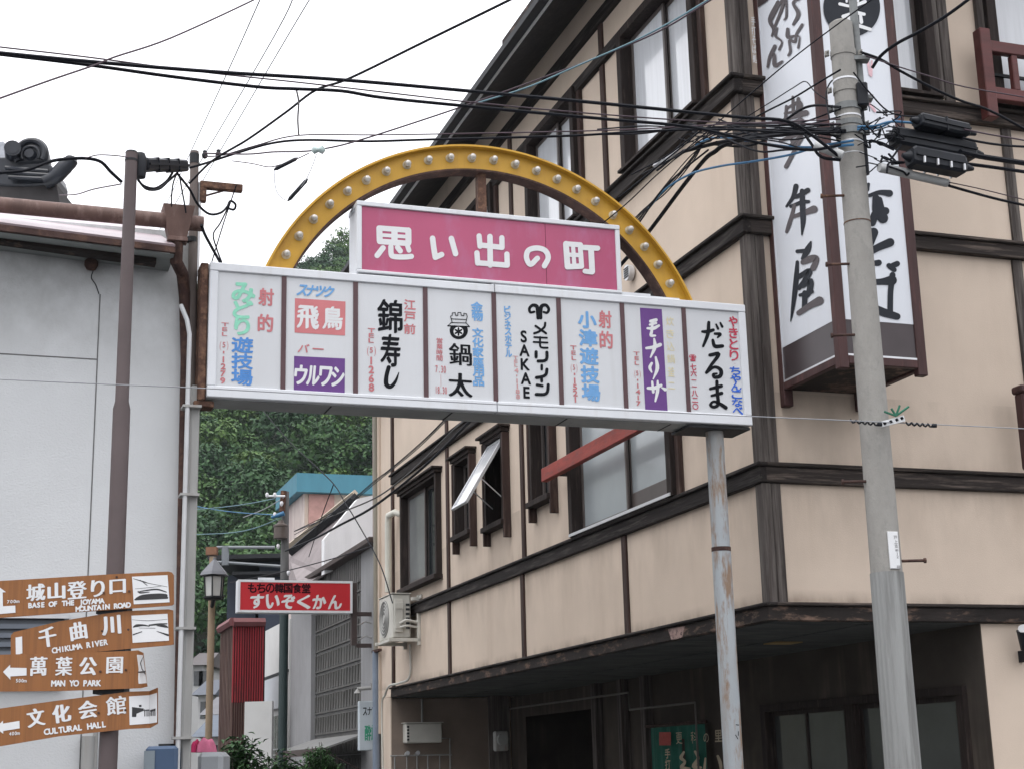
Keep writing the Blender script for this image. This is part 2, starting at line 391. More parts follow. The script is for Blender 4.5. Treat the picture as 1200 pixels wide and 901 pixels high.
def wall_sheet(mb, pl, u0, u1, z0, z1, holes):
    us = sorted({u0, u1} | {min(max(h[k], u0), u1) for h in holes for k in (0, 1)})
    zs = sorted({z0, z1} | {min(max(h[k], z0), z1) for h in holes for k in (2, 3)})
    for i in range(len(us) - 1):
        for j in range(len(zs) - 1):
            cu, cz = (us[i] + us[i + 1]) / 2, (zs[j] + zs[j + 1]) / 2
            if any(h[0] < cu < h[1] and h[2] < cz < h[3] for h in holes): continue
            mb.add([pl.m(us[i], 0, zs[j]), pl.m(us[i + 1], 0, zs[j]), pl.m(us[i + 1], 0, zs[j + 1]), pl.m(us[i], 0, zs[j + 1])], [(0, 1, 2, 3)])
mb = MB()
wall_sheet(mb, ML, 0, LEN, 2.77, 10.42, [(*w['a'], *w['z']) for w in LW])
wall_sheet(mb, MR, 0, WID, 2.77, 10.42, [(*w['a'], *w['z']) for w in RW])
mb.fm = GI
mb.quad([(LEN, 0, 0), (LEN, WID, 0), (LEN, WID, 10.4), (LEN, 0, 10.4)]); mb.quad([(0, WID, 0), (LEN, WID, 0), (LEN, WID, 10.4), (0, WID, 10.4)])
mb.box(12.95, LEN, .0, .02, 0, 2.765)
obj('wall', mb, M_STUCCO, inn)
mb = MB(GI); mb.box(.5, LEN - .3, .55, WID - .3, 2.95, 10.3); obj('dark_core', mb, M_DARK, inn)

# beams and posts ------------------------------------------------
def beam(pl, u0, u1, z0, z1, d, m, name='beam', v0=-.02):
    mb = MB(pl.m); mb.box(u0, u1, v0, d, z0, z1); return obj(name, mb, m, inn, bevel=.008)
for z, h, d, lip in ((B2, .175, .055, .03), (B3, .165, .07, .035), (B4, .165, .085, .04)):
    beam(ML, -d, 12.62, z - h, z - .035, d, M_WOODA); beam(MR, .0, WID, z - h, z - .035, d, M_WOODB)
    beam(ML, -d - lip, 12.62, z - .034, z, d + lip, M_WOODA, 'ledge'); beam(MR, .0, WID, z - .034, z, d + lip, M_WOODB, 'ledge')
beam(ML, -.04, LEN, B5 - .14, B5, .06, M_WOODA); beam(MR, .0, WID, B5 - .14, B5, .06, M_WOODB)
beam(ML, -.04, LEN, B6 - .16, B6, .06, M_WOODA); beam(MR, .0, WID, B6 - .16, B6, .06, M_WOODB)
FD = .07
beam(ML, -FD, 12.66, 2.745, B1 - .03, FD, M_FASC, 'fascia'); beam(MR, .0, WID, 2.745, B1 - .03, FD, M_FASC, 'fascia')
beam(ML, -FD - .03, 12.66, B1 - .029, B1, FD + .03, M_WOODA, 'ledge'); beam(MR, .0, WID, B1 - .029, B1, FD + .03, M_WOODB, 'ledge')
segs = [(B1, B2 - .176), (B2, B3 - .166), (B3, B4 - .166), (B4, B5 - .141), (B5, B6 - .161), (B6, 10.34)]
for i, (z0, z1) in enumerate(segs):
    us = {0: (3.06, 6.30, 9.50), 1: (6.20, 9.50), 2: (3.06, 6.30, 9.5), 3: (3.12, 6.36, 9.5), 4: (3.12, 6.36, 9.5), 5: ()}[i]
    for u in us:
        if any(w['a'][0] - .05 < u < w['a'][1] + .05 and w['z'][1] > z0 and w['z'][0] < z1 for w in LW): continue
        mb = MB(ML.m); mb.box(u - .055, u + .055, -.01, .028, z0, z1); obj('post', mb, M_WOODT, inn, bevel=.006)
    if i < 5:                                       # corner post, two boards on the street side and one on the lane side
        mb = MB(MR.m); mb.box(-.032, .055, -.01, .034, z0, z1); mb.box(.060, .150, -.01, .030, z0, z1); obj('corner_post', mb, M_WOODV, inn, bevel=.006)
        mb = MB(ML.m); mb.box(-.028, .10, -.01, .030, z0, z1); obj('corner_post', mb, M_WOODV, inn, bevel=.006)
    for u in {0: (3.2,), 1: (2.86,), 2: (2.90,), 3: (2.30,), 4: (2.9,)}.get(i, ()):
        mb = MB(MR.m); mb.box(u - .06, u + .05, -.01, .03, z0, z1); obj('post', mb, M_WOODV, inn, bevel=.006)
    if i > 0 or True:
        mb = MB(ML.m); mb.box(12.62, 12.72, -.01, .04, z0, z1); obj('post', mb, M_WOODT, inn, bevel=.006)
beam(ML, LEN - .22, LEN, 2.2, 10.3, .05, M_STUCCO, 'end_pilaster')

# windows --------------------------------------------------------
def window(pl, w):
    (u0, u1), (z0, z1), k = w['a'], w['z'], w['kind']
    r = pl is MR
    jam = .10 if k in ('frost', 'curtain') else .065
    dep = .10 if k in ('frost', 'curtain') else .09
    mb = MB(pl.m)
    mb.box(u0 - .01, u0 + jam, -.25, dep, z0, z1); mb.box(u1 - jam, u1 + .01, -.25, dep, z0, z1)
    mb.box(u0 + jam, u1 - jam, -.25, dep - .003, z1 - .09, z1); mb.box(u0 + jam, u1 - jam, -.25, dep - .03, z0, z0 + .04)
    win = obj('window', mb, M_FRAME, inn, bevel=.005)
    iu0, iu1, iz0, iz1 = u0 + jam, u1 - jam, z0 + .04, z1 - .09
    mid = (iu0 + iu1) / 2
    if k in ('frost', 'curtain', 'slide'):
        panes = [(iu0, mid + .03, -.08), (mid - .03, iu1, -.03)]
        for i, (p0, p1, v) in enumerate(panes):
            mb = MB(pl.m); s = .045; bt = .22 if (k == 'frost' and i == 0 and not r) else .06
            mb.box(p0, p0 + s, v - .03, v, iz0, iz1); mb.box(p1 - s, p1, v - .03, v, iz0, iz1)
            mb.box(p0 + s, p1 - s, v - .03, v - .002, iz1 - s, iz1); mb.box(p0 + s, p1 - s, v - .03, v - .002, iz0, iz0 + bt)
            obj('sash', mb, M_SASH, win, bevel=.004)
            mb = MB(pl.m); mb.box(p0 + s, p1 - s, v - .022, v - .014, iz0 + bt, iz1 - s)
            gm = {'frost': M_FROST, 'curtain': M_CURT, 'slide': (M_DARKGL if i == 0 else M_GREYGL)}[k]
            obj('pane', mb, gm, win)
    elif k == 'narrow':
        mb = MB(pl.m); mb.box(iu0, iu1, -.10, -.09, iz0, iz1); obj('pane', mb, M_DARKGL, win)
        mb = MB(pl.m); s = .035
        mb.box(iu0, iu0 + s, -.085, -.05, iz0, iz1); mb.box(iu1 - s, iu1, -.085, -.05, iz0, iz1); mb.box(iu0 + s, iu1 - s, -.085, -.052, iz0, iz0 + s); mb.box(iu0 + s, iu1 - s, -.085, -.052, iz1 - s, iz1)
        obj('sash', mb, M_SASH, win, bevel=.004)
    elif k == 'awning':                             # top-hung sash pushed open
        mb = MB(pl.m); mb.box(iu0, iu1, -.3, -.29, iz0, iz1); obj('pane', mb, M_DARK, win)  # no glass here: dark sheet standing in for shade inside the open window
        ang = math.radians(31); L_ = iz1 - iz0 - .05
        def sw(u, v, z):                            # v out of the sash, z along the sash (0 top, negative down)
            vv = .02 + (-z) * math.sin(ang) + v * math.cos(ang); zz = iz1 - .03 + z * math.cos(ang) + v * math.sin(ang)
            return pl.m(u, vv, zz)
        mb = MB(sw); s = .04
        mb.box(iu0, iu0 + s, 0, .035, -L_, 0); mb.box(iu1 - s, iu1, 0, .035, -L_, 0); mb.box(iu0 + s, iu1 - s, 0, .033, -L_, -L_ + s); mb.box(iu0 + s, iu1 - s, 0, .033, -s, 0)
        obj('sash', mb, M_ALU, win)
        mb = MB(sw); mb.box(iu0 + s, iu1 - s, .012, .02, -L_ + s, -s); obj('pane', mb, M_CURT, win)
        mb = MB()
        mb.tube([pl.m(iu0 + .03, .0, iz0 + .2), sw(iu0 + .03, 0, -L_ * .62)], .008, 5); mb.tube([pl.m(iu1 - .03, .0, iz0 + .2), sw(iu1 - .03, 0, -L_ * .62)], .008, 5)
        obj('stay', mb, M_ALU, win)
    if k in ('narrow', 'awning', 'slide'):          # hood board, sill board and jambs running past the sill
        mb = MB(pl.m); mb.box(u0 - .10, u1 + .10, 0, .17, z1 + .003, z1 + .035); mb.box(u0 - .06, u1 + .06, 0, .12, z1 - .05, z1 + .002); obj('hood', mb, M_FRAME, win, bevel=.004)
        mb = MB(pl.m); mb.box(u0 - .04, u1 + .04, 0, .14, z0 - .07, z0 - .003); obj('sill', mb, M_FRAME, win, bevel=.004)
        if k != 'slide':
            for u in (u0 - .055, u1 + .012):
                mb = MB(pl.m); mb.box(u, u + .045, 0, .10, z0 - .24, z1 - .06); obj('jamb', mb, M_WOODT, win, bevel=.004)
    else:
        mb = MB(pl.m)
        mb.box(u0 - .02, u1 + .02, 0, .14, z0 - .03, z0 - .002) if k == 'curtain' else mb.box(u0 + .01, u1 - .01, dep, dep + .012, z0, z0 + .03)
        obj('sill', mb, M_FRAME if k == 'curtain' else M_ALU, win)
        if not r or k == 'curtain':
            for u in (u0 - .10, u1 + .012):
                mb = MB(pl.m); mb.box(u, u + .085, 0, .05, z0, z1 - .0); obj('jamb', mb, M_WOODT if not r else M_WOODV, win, bevel=.004)
for w in LW: window(ML, w)
for w in RW: window(MR, w)

# red railings
mb = MB(ML.m); mb.box(1.62, 4.80, .20, .275, 4.80, 4.955); rl = obj('railing', mb, M_RED, inn, bevel=.006)
for u in (1.8, 4.5):
    mb = MB(ML.m); mb.box(u, u + .06, 0, .20, 4.83, 4.92); obj('bracket', mb, M_FRAME, rl)
mb = MB(MR.m); mb.box(2.50, 2.62, .18, .30, 7.50, 8.43); mb.box(2.62, 4.9, .20, .28, 8.20, 8.32); mb.box(2.62, 4.9, .20, .28, 7.70, 7.83); mb.box(2.86, 2.93, .20, .27, 7.83, 8.20)
mb.box(3.7, 3.77, .20, .27, 7.83, 8.20); mb.box(4.6, 4.67, .2, .27, 7.83, 8.2)
obj('railing', mb, mat('worn red paint along street', (.105, .030, .028), .55, .35, 9, (.2, 1, 1), (.08, .03, .027), (.5, .7), rot=ANG_B, spec=.35), inn, bevel=.008)
mb = MB(MR.m); mb.box(2.62, 4.9, .10, .125, 8.03, 8.06); obj('rail_bar', mb, M_DGREY, inn)
mb = MB(MR.m); mb.tube([MR.m(2.52, .24, z) - 0 for z in (4.12, 4.2, 4.75, 4.86)], [.085, .075, .075, .09], 10) if False else mb.box(2.53, 2.66, .18, .30, 4.10, 4.80); mb.box(2.515, 2.675, .165, .315, 4.80, 4.87); obj('railing', mb, M_REDD, inn, bevel=.015)

# eaves, roof, tower at the far end
def slab(mb, pts, t):                              # thick quad
    P = [np.array(p) for p in pts]; n = np.cross(P[1] - P[0], P[2] - P[0]); n /= np.linalg.norm(n)
    if n[2] < 0: n = -n
    q = [p + n * t for p in P]; mb.add(P + q, [(0, 1, 2, 3), (7, 6, 5, 4), (0, 4, 5, 1), (1, 5, 6, 2), (2, 6, 7, 3), (3, 7, 4, 0)])
EO, EZ = .72, 9.80
mb = MB()
slab(mb, [ML.m(-EO, EO, EZ), ML.m(LEN + .2, EO, EZ), ML.m(LEN + .2, -1.6, 11.4), ML.m(-EO + 2.32, -1.6, 11.4)], .05)
slab(mb, [MR.m(-EO, EO, EZ), MR.m(WID + .2, EO, EZ), MR.m(WID + .2, -1.6, 11.4), MR.m(-EO + 2.32, -1.6, 11.4)], .05)
rf = obj('roof', mb, mat('dark eave board', (.035, .036, .040), .7, .35, 6, (1, 1, 1), (.06, .06, .065), (.5, .7), spec=.3), inn)
mb = MB(ML.m); mb.box(-EO, LEN + .2, EO + .003, EO + .03, EZ + .005, EZ + .085); obj('eave_flashing', mb, M_ALU, rf)
mb = MB(ML.m); mb.box(-EO, LEN + .2, EO + .031, EO + .14, EZ + .02, EZ + .10); obj('gutter', mb, M_DGREY, rf)
mb = MB(GI); mb.box(1.5, LEN, 1.5, WID, 10.3, 11.6); obj('roof_deck', mb, M_STUCCO, rf)
mb = MB(GI); mb.box(2.0, 7.95, .6, 6.5, 10.5, 11.95); ph = obj('rooftop_room', mb, M_STUCCO, inn)
mb = MB(GI); mb.box(1.9, 8.05, .5, 6.6, 11.955, 12.06); obj('parapet_cap', mb, M_FASC, ph)
mb = MB(GI); mb.box(14.2, 16.6, .6, 3.4, 0, 11.8); tw = obj('rear_tower', mb, mat('dull rose plaster', (.30, .235, .215), .9, .15, 2), inn)
mb = MB(GI); mb.box(14.1, 16.7, .5, 3.5, 11.805, 11.95); obj('parapet_cap', mb, M_FASC, tw)

# porch under the overhang
SZ = 2.74
mb = MB(GI); mb.box(.0, 12.70, .001, 2.06, SZ, SZ + .02); so = obj('soffit', mb, M_SOFFIT, inn)
for bb in (.95,):
    mb = MB(GI); mb.box(.1, 12.6, bb, bb + .03, SZ - .008, SZ - .001); obj('soffit_batten', mb, M_SOFFIT, so)
mb = MB(GI); mb.tube([GI(.95 + .13 * math.cos(t), .95 + .13 * math.sin(t), SZ - .012) for t in np.linspace(0, 2 * math.pi, 25)], .01, 5, False); obj('light_ring', mb, M_GREYST, so)
mb = MB(GI); mb.box(1.9, 2.15, 1.05, 1.35, SZ - .01, SZ - .001); obj('old_patch', mb, mat('yellowed board', (.32, .21, .08), .8, .2, 5), so)
IW = Plane(CN + B * 2.05, A, -B)                   # recessed porch wall, seen from the lane
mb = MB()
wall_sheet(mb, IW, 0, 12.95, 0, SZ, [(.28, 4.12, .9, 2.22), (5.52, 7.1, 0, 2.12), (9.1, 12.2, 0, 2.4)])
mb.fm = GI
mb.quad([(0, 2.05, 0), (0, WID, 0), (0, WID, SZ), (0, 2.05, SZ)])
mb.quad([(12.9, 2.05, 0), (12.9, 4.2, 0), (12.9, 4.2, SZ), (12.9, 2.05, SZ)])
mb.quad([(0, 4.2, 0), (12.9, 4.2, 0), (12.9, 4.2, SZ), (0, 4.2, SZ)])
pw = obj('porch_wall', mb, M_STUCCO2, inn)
mb = MB(GI); mb.box(12.955, LEN - .01, .02, 2.04, 0, SZ - .001); obj('porch_end_wall', mb, mat('dim end wall plaster', (.26, .21, .175), .95, .15, 1.8, bump=.2, bscale=60, spec=.05), inn)  # same plaster, less darkened: part of the porch shade is in its colour
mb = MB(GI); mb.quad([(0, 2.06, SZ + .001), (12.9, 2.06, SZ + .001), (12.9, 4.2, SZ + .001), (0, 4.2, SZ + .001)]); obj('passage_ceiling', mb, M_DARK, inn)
mb = MB(IW.m)                                      # sliding street windows
mb.box(.28, 4.12, -.05, .05, 2.14, 2.22); mb.box(.28, .40, -.05, .05, .9, 2.14); mb.box(4.0, 4.12, -.05, .05, .9, 2.14); mb.box(2.15, 2.33, -.05, .048, .9, 2.14); mb.box(.40, 4.0, -.05, .055, .86, .93)
sw_ = obj('window', mb, M_FRAME, inn, bevel=.005)
for p0, p1, v in ((.40, 1.30, -.0), (1.26, 2.15, -.03), (2.33, 3.2, 0), (3.16, 4.0, -.03)):
    mb = MB(IW.m); s = .05
    mb.box(p0, p0 + s, v - .03, v, .93, 2.14); mb.box(p1 - s, p1, v - .03, v, .93, 2.14); mb.box(p0 + s, p1 - s, v - .03, v - .002, .93, 1.0); mb.box(p0 + s, p1 - s, v - .03, v - .002, 2.09, 2.14)
    obj('sash', mb, M_FRAME, sw_)
    mb = MB(IW.m); mb.box(p0 + s, p1 - s, v - .02, v - .012, 1.0, 2.09); obj('pane', mb, mat('smoky porch glass', (.05, .054, .054), .12, .2, 1.5, spec=.8), sw_)
mb = MB(GI); mb.box(-.004, .10, 2.06, 2.25, 0, SZ - .001); mb.box(-.004, .004, 2.25, WID, 0, SZ); obj('pier', mb, M_STUCCO, inn)
mb = MB(IW.m)
for u0_, u1_ in ((7.16, 7.30), (8.9, 9.05), (7.95, 8.08)): mb.box(u0_, u1_, 0, .12, 0, SZ - .001)
obj('porch_post', mb, M_WOODV, inn)
mb = MB(); mb.tube([IW.m(5.15, .35, 1.2), IW.m(5.15, .35, 2.30), IW.m(7.12, .35, 2.30), IW.m(7.14, .35, 2.52), IW.m(12.7, .35, 2.52)], .014, 6); mb.tube([IW.m(4.65, .2, 2.3), IW.m(4.65, .2, .5)], .02, 6)
obj('conduit', mb, mat('dim conduit', (.13, .12, .11), .7, .2, 5), inn)
# drain pipe, pale pipe stub and tube on the lane facade
mb = MB(); mb.tube([ML.m(12.15, .02, 5.62), ML.m(12.2, .10, 5.66), ML.m(12.42, .15, 5.64), ML.m(12.46, .15, 5.52), ML.m(12.46, .15, 4.40)], [.05, .055, .055, .055, .055], 10)
obj('exhaust_pipe', mb, mat('cream plastic pipe', (.58, .57, .50), .45, .1, 4), inn, smooth=True)
mb = MB(); mb.tube([ML.m(13.62, .07, 0), ML.m(13.62, .07, 3.55)], .065, 10); obj('downpipe', mb, mat('slate blue pipe', (.17, .21, .27), .5, .15, 4), inn, smooth=True)
mb = MB(); mb.tube([ML.m(13.64, .06, 3.56), ML.m(13.64, .06, 9.7)], .05, 10); obj('downpipe', mb, mat('olive drab pipe', (.23, .21, .165), .6, .2, 3, (1, 1, .3)), inn, smooth=True)
mb = MB(); mb.tube(smooth_pts([ML.m(11.6, .03, 3.5), ML.m(11.62, .03, 3.02), ML.m(11.9, .12, 2.93), ML.m(12.5, .13, 2.92), ML.m(12.9, .10, 2.8), ML.m(13.2, .08, 2.55), ML.m(13.2, .05, 1.0)]), .018, 6); obj('drain_hose', mb, M_CREAM, inn, smooth=True)
mb = MB(ML.m); mb.box(13.3, 13.74, .052, .12, 3.53, 3.57); obj('pipe_clip', mb, M_RUSTD, inn)
c = ML.m(2.54, .02, 6.63)
mb = MB(); mb.tube([c, c - B * .06], .085, 16); vc = obj('vent_cap', mb, M_ALU, inn, smooth=True)
mb = MB(ML.m)
for i in range(5): mb.box(2.54 - .06, 2.54 + .06, .081, .086, 6.575 + i * .024, 6.587 + i * .024)
obj('louvre', mb, M_DGREY, vc)
mb = MB(ML.m)
mb.prism([ML.uz(640 + x / 5.63, 680 + y / 5.63) for x, y in ((850, 318), (962, 300), (945, 372), (905, 386), (872, 388))], FD - .002, FD + .004); mb.fm = ML.m; obj('fascia_patch', mb, mat('peeled pink board', (.33, .225, .20), .9, .45, 14, col2=(.08, .055, .05), fac=(.55, .6)), inn)

# things fixed to or standing by the inn ----------------------------------
def box_thing(name, label, cat, pl, u0, u1, v0, v1, z0, z1, m, bev=.01, group=None):
    t = thing(name, pl.m((u0 + u1) / 2, (v0 + v1) / 2, z0), label, cat, group)
    mb = MB(pl.m); mb.box(u0, u1, v0, v1, z0, z1); obj('casing', mb, m, t, bevel=bev); return t
EWp = Plane(GI(12.955, 0, 0), B, -A)
MA = Plane(CN - A * .85 + B * .2 - Z * .1, A, -B)
# outdoor unit of the air conditioner on its wall bracket: the fan faces down the lane
ac = box_thing('air_conditioner', 'cream air conditioner outdoor unit on a wall bracket of the beige building', 'air conditioner', MA, 12.05, 12.85, .32, .62, 3.66, 4.33, M_CREAM, .02)
ACp = Plane(MA.m(12.85, 0, 0), B, A)
mb = MB(MA.m); mb.box(12.03, 12.87, .31, .63, 4.332, 4.345); obj('lid', mb, M_CREAM, ac, bevel=.005)
AF = MA.off(.62)
mb = MB(); cc = AF.m(12.50, .012, 3.99)
for r in (.27, .22, .17, .12, .06): mb.tube([cc + A * r * math.cos(t) + Z * r * math.sin(t) for t in np.linspace(0, 2 * math.pi, 29)], .006, 5, False)
mb.tube([cc - B * -.012, cc - B * .004], .05, 14); obj('fan_grille', mb, mat('pale grille', (.45, .45, .43), .5, .1, 4), ac)
mb = MB(); mb.tube([AF.m(12.5, .0, 3.99), AF.m(12.5, .004, 3.99)], .285, 28); obj('fan_opening', mb, mat('grey fan well', (.20, .20, .19), .6, .2, 4), ac)
SD = Plane(MA.m(12.05, 0, 0), B, -A)
mb = MB(SD.m); mb.box(-.58, -.45, .0, .03, 3.75, 4.24); mb.box(-.58, -.44, .03, .04, 4.10, 4.20); mb.box(-.58, -.44, .03, .04, 3.80, 3.9); obj('side_cover', mb, M_CREAM, ac, bevel=.006)
mb = MB(SD.m)
for i in range(6): mb.box(-.40, -.34, .001, .006, 3.80 + i * .07, 3.835 + i * .07)
obj('vent_slot', mb, M_DGREY, ac)
mb = MB(); mb.tube(smooth_pts([SD.m(-.50, .04, 3.88), SD.m(-.42, .12, 3.92), SD.m(-.25, .10, 3.90), SD.m(-.08, .02, 3.98), SD.m(.0, .0, 4.0)]), .022, 7); mb.tube(smooth_pts([SD.m(-.50, .04, 3.82), SD.m(-.40, .10, 3.84), SD.m(-.2, .08, 3.82), SD.m(0, .0, 3.9)]), .018, 7); obj('pipe', mb, M_CREAM, ac, smooth=True)
mb = MB(MA.m)
for u in (11.92, 12.75):
    mb.box(u, u + .05, .2, .70, 3.60, 3.65); mb.box(u, u + .05, .2, .25, 3.55, 4.30); mb.box(u, u + .05, .25, .34, 4.22, 4.27)
mb.box(11.80, 12.04, .2, .23, 4.24, 4.30)
mb.box(11.97, 12.75, .60, .66, 3.61, 3.648)
obj('wall_bracket', mb, M_CREAM, ac, bevel=.004)
# box and meter in the porch
wb = box_thing('wall_box', 'cream louvred utility box on the porch end wall under the overhang', 'utility box', EWp, .20, .80, 0, .22, 2.03, 2.34, M_CREAM, .015)
mb = MB(EWp.m)
for i in range(5): mb.box(.215, .25, .221, .226, 2.07 + i * .05, 2.10 + i * .05)
obj('louvre', mb, M_DGREY, wb)
mb = MB(EWp.m); mb.box(.18, .82, -.0, .24, 2.342, 2.355); obj('lid', mb, M_CREAM, wb)
mb = MB(); mb.tube([EWp.m(.52, .03, 2.36), EWp.m(.52, .03, 2.73)], .02, 6); mb.tube([EWp.m(.82, .05, 2.1), EWp.m(.98, .05, 2.1), EWp.m(.98, .05, 1.2)], .015, 6); obj('conduit', mb, M_GREYST, wb)
MP = Plane(GI(11.4, 0, 0), B, -A)
mt = box_thing('electricity_meter', 'round faced electricity meter hanging in the dark porch', 'meter', MP, 1.22, 1.44, 0, .12, 1.86, 2.16, M_GREYST, .02)
mb = MB(); mb.tube([MP.m(1.33, .12, 2.03), MP.m(1.33, .18, 2.03)], .085, 18); obj('dial', mb, mat('meter glass', (.35, .36, .35), .15, .1, 5), mt, smooth=True)
mb = MB(MP.m); mb.box(1.16, 1.50, -.03, -.002, 1.2, 2.70); obj('mount_board', mb, M_WOODV, mt)
wv = thing('valve_manifold', EWp.m(.3, .05, 1.5), 'row of grey water valves and pipes low on the porch end wall', 'pipes')
mb = MB(); mb.tube([EWp.m(-.02, .06, 1.84), EWp.m(1.0, .06, 1.84)], .014, 6)
for u in (.05, .25, .42, .6, .8): mb.tube([EWp.m(u, .06, 1.84), EWp.m(u, .06, 1.2)], .012, 6)
obj('pipe', mb, M_GREYST, wv)
mb = MB()
for u in (.25, .42): mb.tube([EWp.m(u, .05, 1.86), EWp.m(u, .13, 1.88)], .035, 10)
obj('valve_wheel', mb, M_ALU, wv)
# noren curtain
NP = IW.off(.12)
nr = thing('noren_curtain', NP.m(6.3, 0, .9), 'dark green noren curtain with tan lettering hung in the porch doorway', 'curtain')
mb = MB()
def nrv(u): return .025 * math.sin(u * 17) + .012 * math.sin(u * 41)
us = np.linspace(5.45, 7.02, 90)
for i in range(len(us) - 1):
    if any(abs(us[i] - s_) < .012 for s_ in (5.97, 6.5)): lo = 1.9
    else: lo = 1.2
    for z0, z1 in ((1.9, 2.06), (1.2, 1.9)):
        if z1 <= lo: continue
        mb.quad([NP.m(us[i], nrv(us[i]), z0), NP.m(us[i + 1], nrv(us[i + 1]), z0), NP.m(us[i + 1], nrv(us[i + 1]), z1), NP.m(us[i], nrv(us[i]), z1)])
nc = obj('cloth', mb, M_GREEN, nr, smooth=True)
mb = MB(); mb.tube([NP.m(5.35, 0, 2.085), NP.m(7.15, 0, 2.085)], .018, 8); obj('rod', mb, M_WOODT, nr)
w = Writer(NP, (740, 800, 7.5), v=.045)
w.vert('更', 445, 425, 450, 540, 55, M_CLOTHT); w.vert('科', 578, 415, 580, 535, 55, M_CLOTHT); w.vert('の', 685, 435, 688, 525, 45, M_CLOTHT); w.vert('里', 790, 405, 800, 520, 65, M_CLOTHT, bold=.02)
w.poly([(272, 430), (375, 430), (375, 545), (272, 545)], mat('red seal print', (.36, .07, .06), .9, .2, 20))
w.vert('手打', 345, 570, 350, 760, 45, M_CLOTHT, bold=.03)
w.stroke([(490, 605, 18), (465, 655, 30), (500, 690, 22), (470, 740, 34), (540, 750, 20)], M_CLOTHT); w.stroke([(590, 600, 20), (615, 660, 26), (580, 730, 40), (640, 740, 20)], M_CLOTHT)
w.stroke([(680, 660, 16), (672, 760, 26)], M_CLOTHT); w.stroke([(790, 640, 22), (812, 700, 30), (820, 770, 20)], M_CLOTHT)
w.done('lettering', nc)
# floodlight on the pier
FL = Plane(CN, B, -A)
fl = thing('floodlight', FL.m(2.42, .1, 2.55), 'small black floodlight fixed below the eave beam beside the porch pier', 'floodlight')
mb = MB(); mb.tube([FL.m(2.40, .20, 2.66), FL.m(2.42, .16, 2.5)], [.10, .07], 12); obj('lamp_head', mb, M_CLOSE, fl, smooth=True)
mb = MB(); mb.tube([FL.m(2.395, .21, 2.675), FL.m(2.40, .20, 2.66)], .085, 12); obj('lens', mb, M_ALU, fl)
mb = MB(FL.m); mb.box(2.42, 2.46, -.01, .16, 2.40, 2.50); obj('bracket', mb, M_CLOSE, fl)
# red strip banner behind the tall sign
mb = MB(MR.m)
for i in range(8): mb.add([MR.m(.125 + .012 * math.sin(i * 1.3), .045 + .008 * math.sin(i * 2.1), 7.86 + i * .12), MR.m(.20, .045, 7.86 + i * .12), MR.m(.20, .045, 7.98 + i * .12), MR.m(.125 + .012 * math.sin((i + 1) * 1.3), .045 + .008 * math.sin((i + 1) * 2.1), 7.98 + i * .12)], [(0, 1, 2, 3)])
bn = obj('banner', mb, mat('dull red banner', (.33, .075, .085), .8, .15, 6))
tag(bn, 'narrow red cloth banner with white writing hanging on the corner post beside the tall sign', 'banner')
w = Writer(MR, (780, 0, 5.63), v=.062); w.vert('手打そば処', 556, 130, 568, 440, 26, M_LETW, bold=.03); w.done('lettering', bn)

# ---------------------------------------------------------------- tall projecting sign
SB0, SB1, SO, SZ0, SZ1 = .225, 1.045, 1.02, 4.76, 9.9
ts = thing('projecting_sign', MR.m((SB0 + SB1) / 2, SO / 2, SZ0), 'tall white box sign with black brush lettering and red frame on the building corner', 'sign')
PL_ = Plane(GI(0, SB0, 0), A, -B)                 # face towards the lane: a from 0 to -SO
PF_ = Plane(GI(-SO, 0, 0), B, -A)                 # face towards the street
mb = MB(GI); mb.box(-SO + .02, -.05, SB0 + .02, SB1 - .02, SZ0 + .06, SZ1); obj('cabinet', mb, M_DGREY, ts)
def face(pl, u0, u1, name):
    mb = MB(pl.m); mb.box(u0 + .045, u1 - .045, -.018, -.004, SZ0 + .36, SZ1); f_ = obj('face_panel', mb, M_WHITE, ts)
    mb = MB(pl.m); mb.box(u0 + .045, u1 - .045, -.018, -.004, SZ0 + .06, SZ0 + .358); obj('base_band', mb, M_FILM, f_)
    mb = MB(pl.m); mb.box(u0 + .04, u0 + .058, -.01, .006, SZ0 + .05, SZ1); mb.box(u1 - .058, u1 - .04, -.01, .006, SZ0 + .05, SZ1); mb.box(u0 + .058, u1 - .058, -.01, .004, SZ0 + .05, SZ0 + .066); obj('edge_trim', mb, M_ALU, f_)
    return f_
fL = face(PL_, -SO, -.03, 'l'); fF = face(PF_, SB0, SB1, 'f')
for a_, b_, lo in ((-SO, SB0, .0), (-SO, SB1 - .075, -.02), (-.075, SB0, -.10), (-.075, SB1 - .075, -.1)):
    mb = MB(GI); mb.box(a_ - .012, a_ + .065, b_ - .012, b_ + .078, SZ0 + lo - .06, SZ1 + .05); obj('frame_post', mb, M_REDD, ts, bevel=.006)
mb = MB(GI); mb.box(-SO + .066, -.08, SB0 - .008, SB0 + .05, SZ0 - .02, SZ0 + .05); mb.box(-SO + .066, -.08, SB1 - .05, SB1 + .008, SZ0 - .02, SZ0 + .05); mb.box(-SO - .008, -SO + .05, SB0 + .08, SB1 - .08, SZ0 - .02, SZ0 + .05)
obj('frame_rail', mb, M_REDD, ts, bevel=.006)
mb = MB(GI); mb.box(-SO + .05, -.02, SB0 + .05, SB1 - .05, SZ0 + .0, SZ0 + .03); obj('bottom_board', mb, M_FASC, ts)
mb = MB(GI)
for z in (5.3, 6.9, 8.5): mb.box(-.07, -.002, SB0 + .1, SB1 - .1, z, z + .06)
obj('wall_mount', mb, M_RUSTD, ts)
w = Writer(PL_, (860, 220, 3.604), v=.0)
S_ = lambda p, m=None: w.stroke(p, M_INKV if m is None else m)
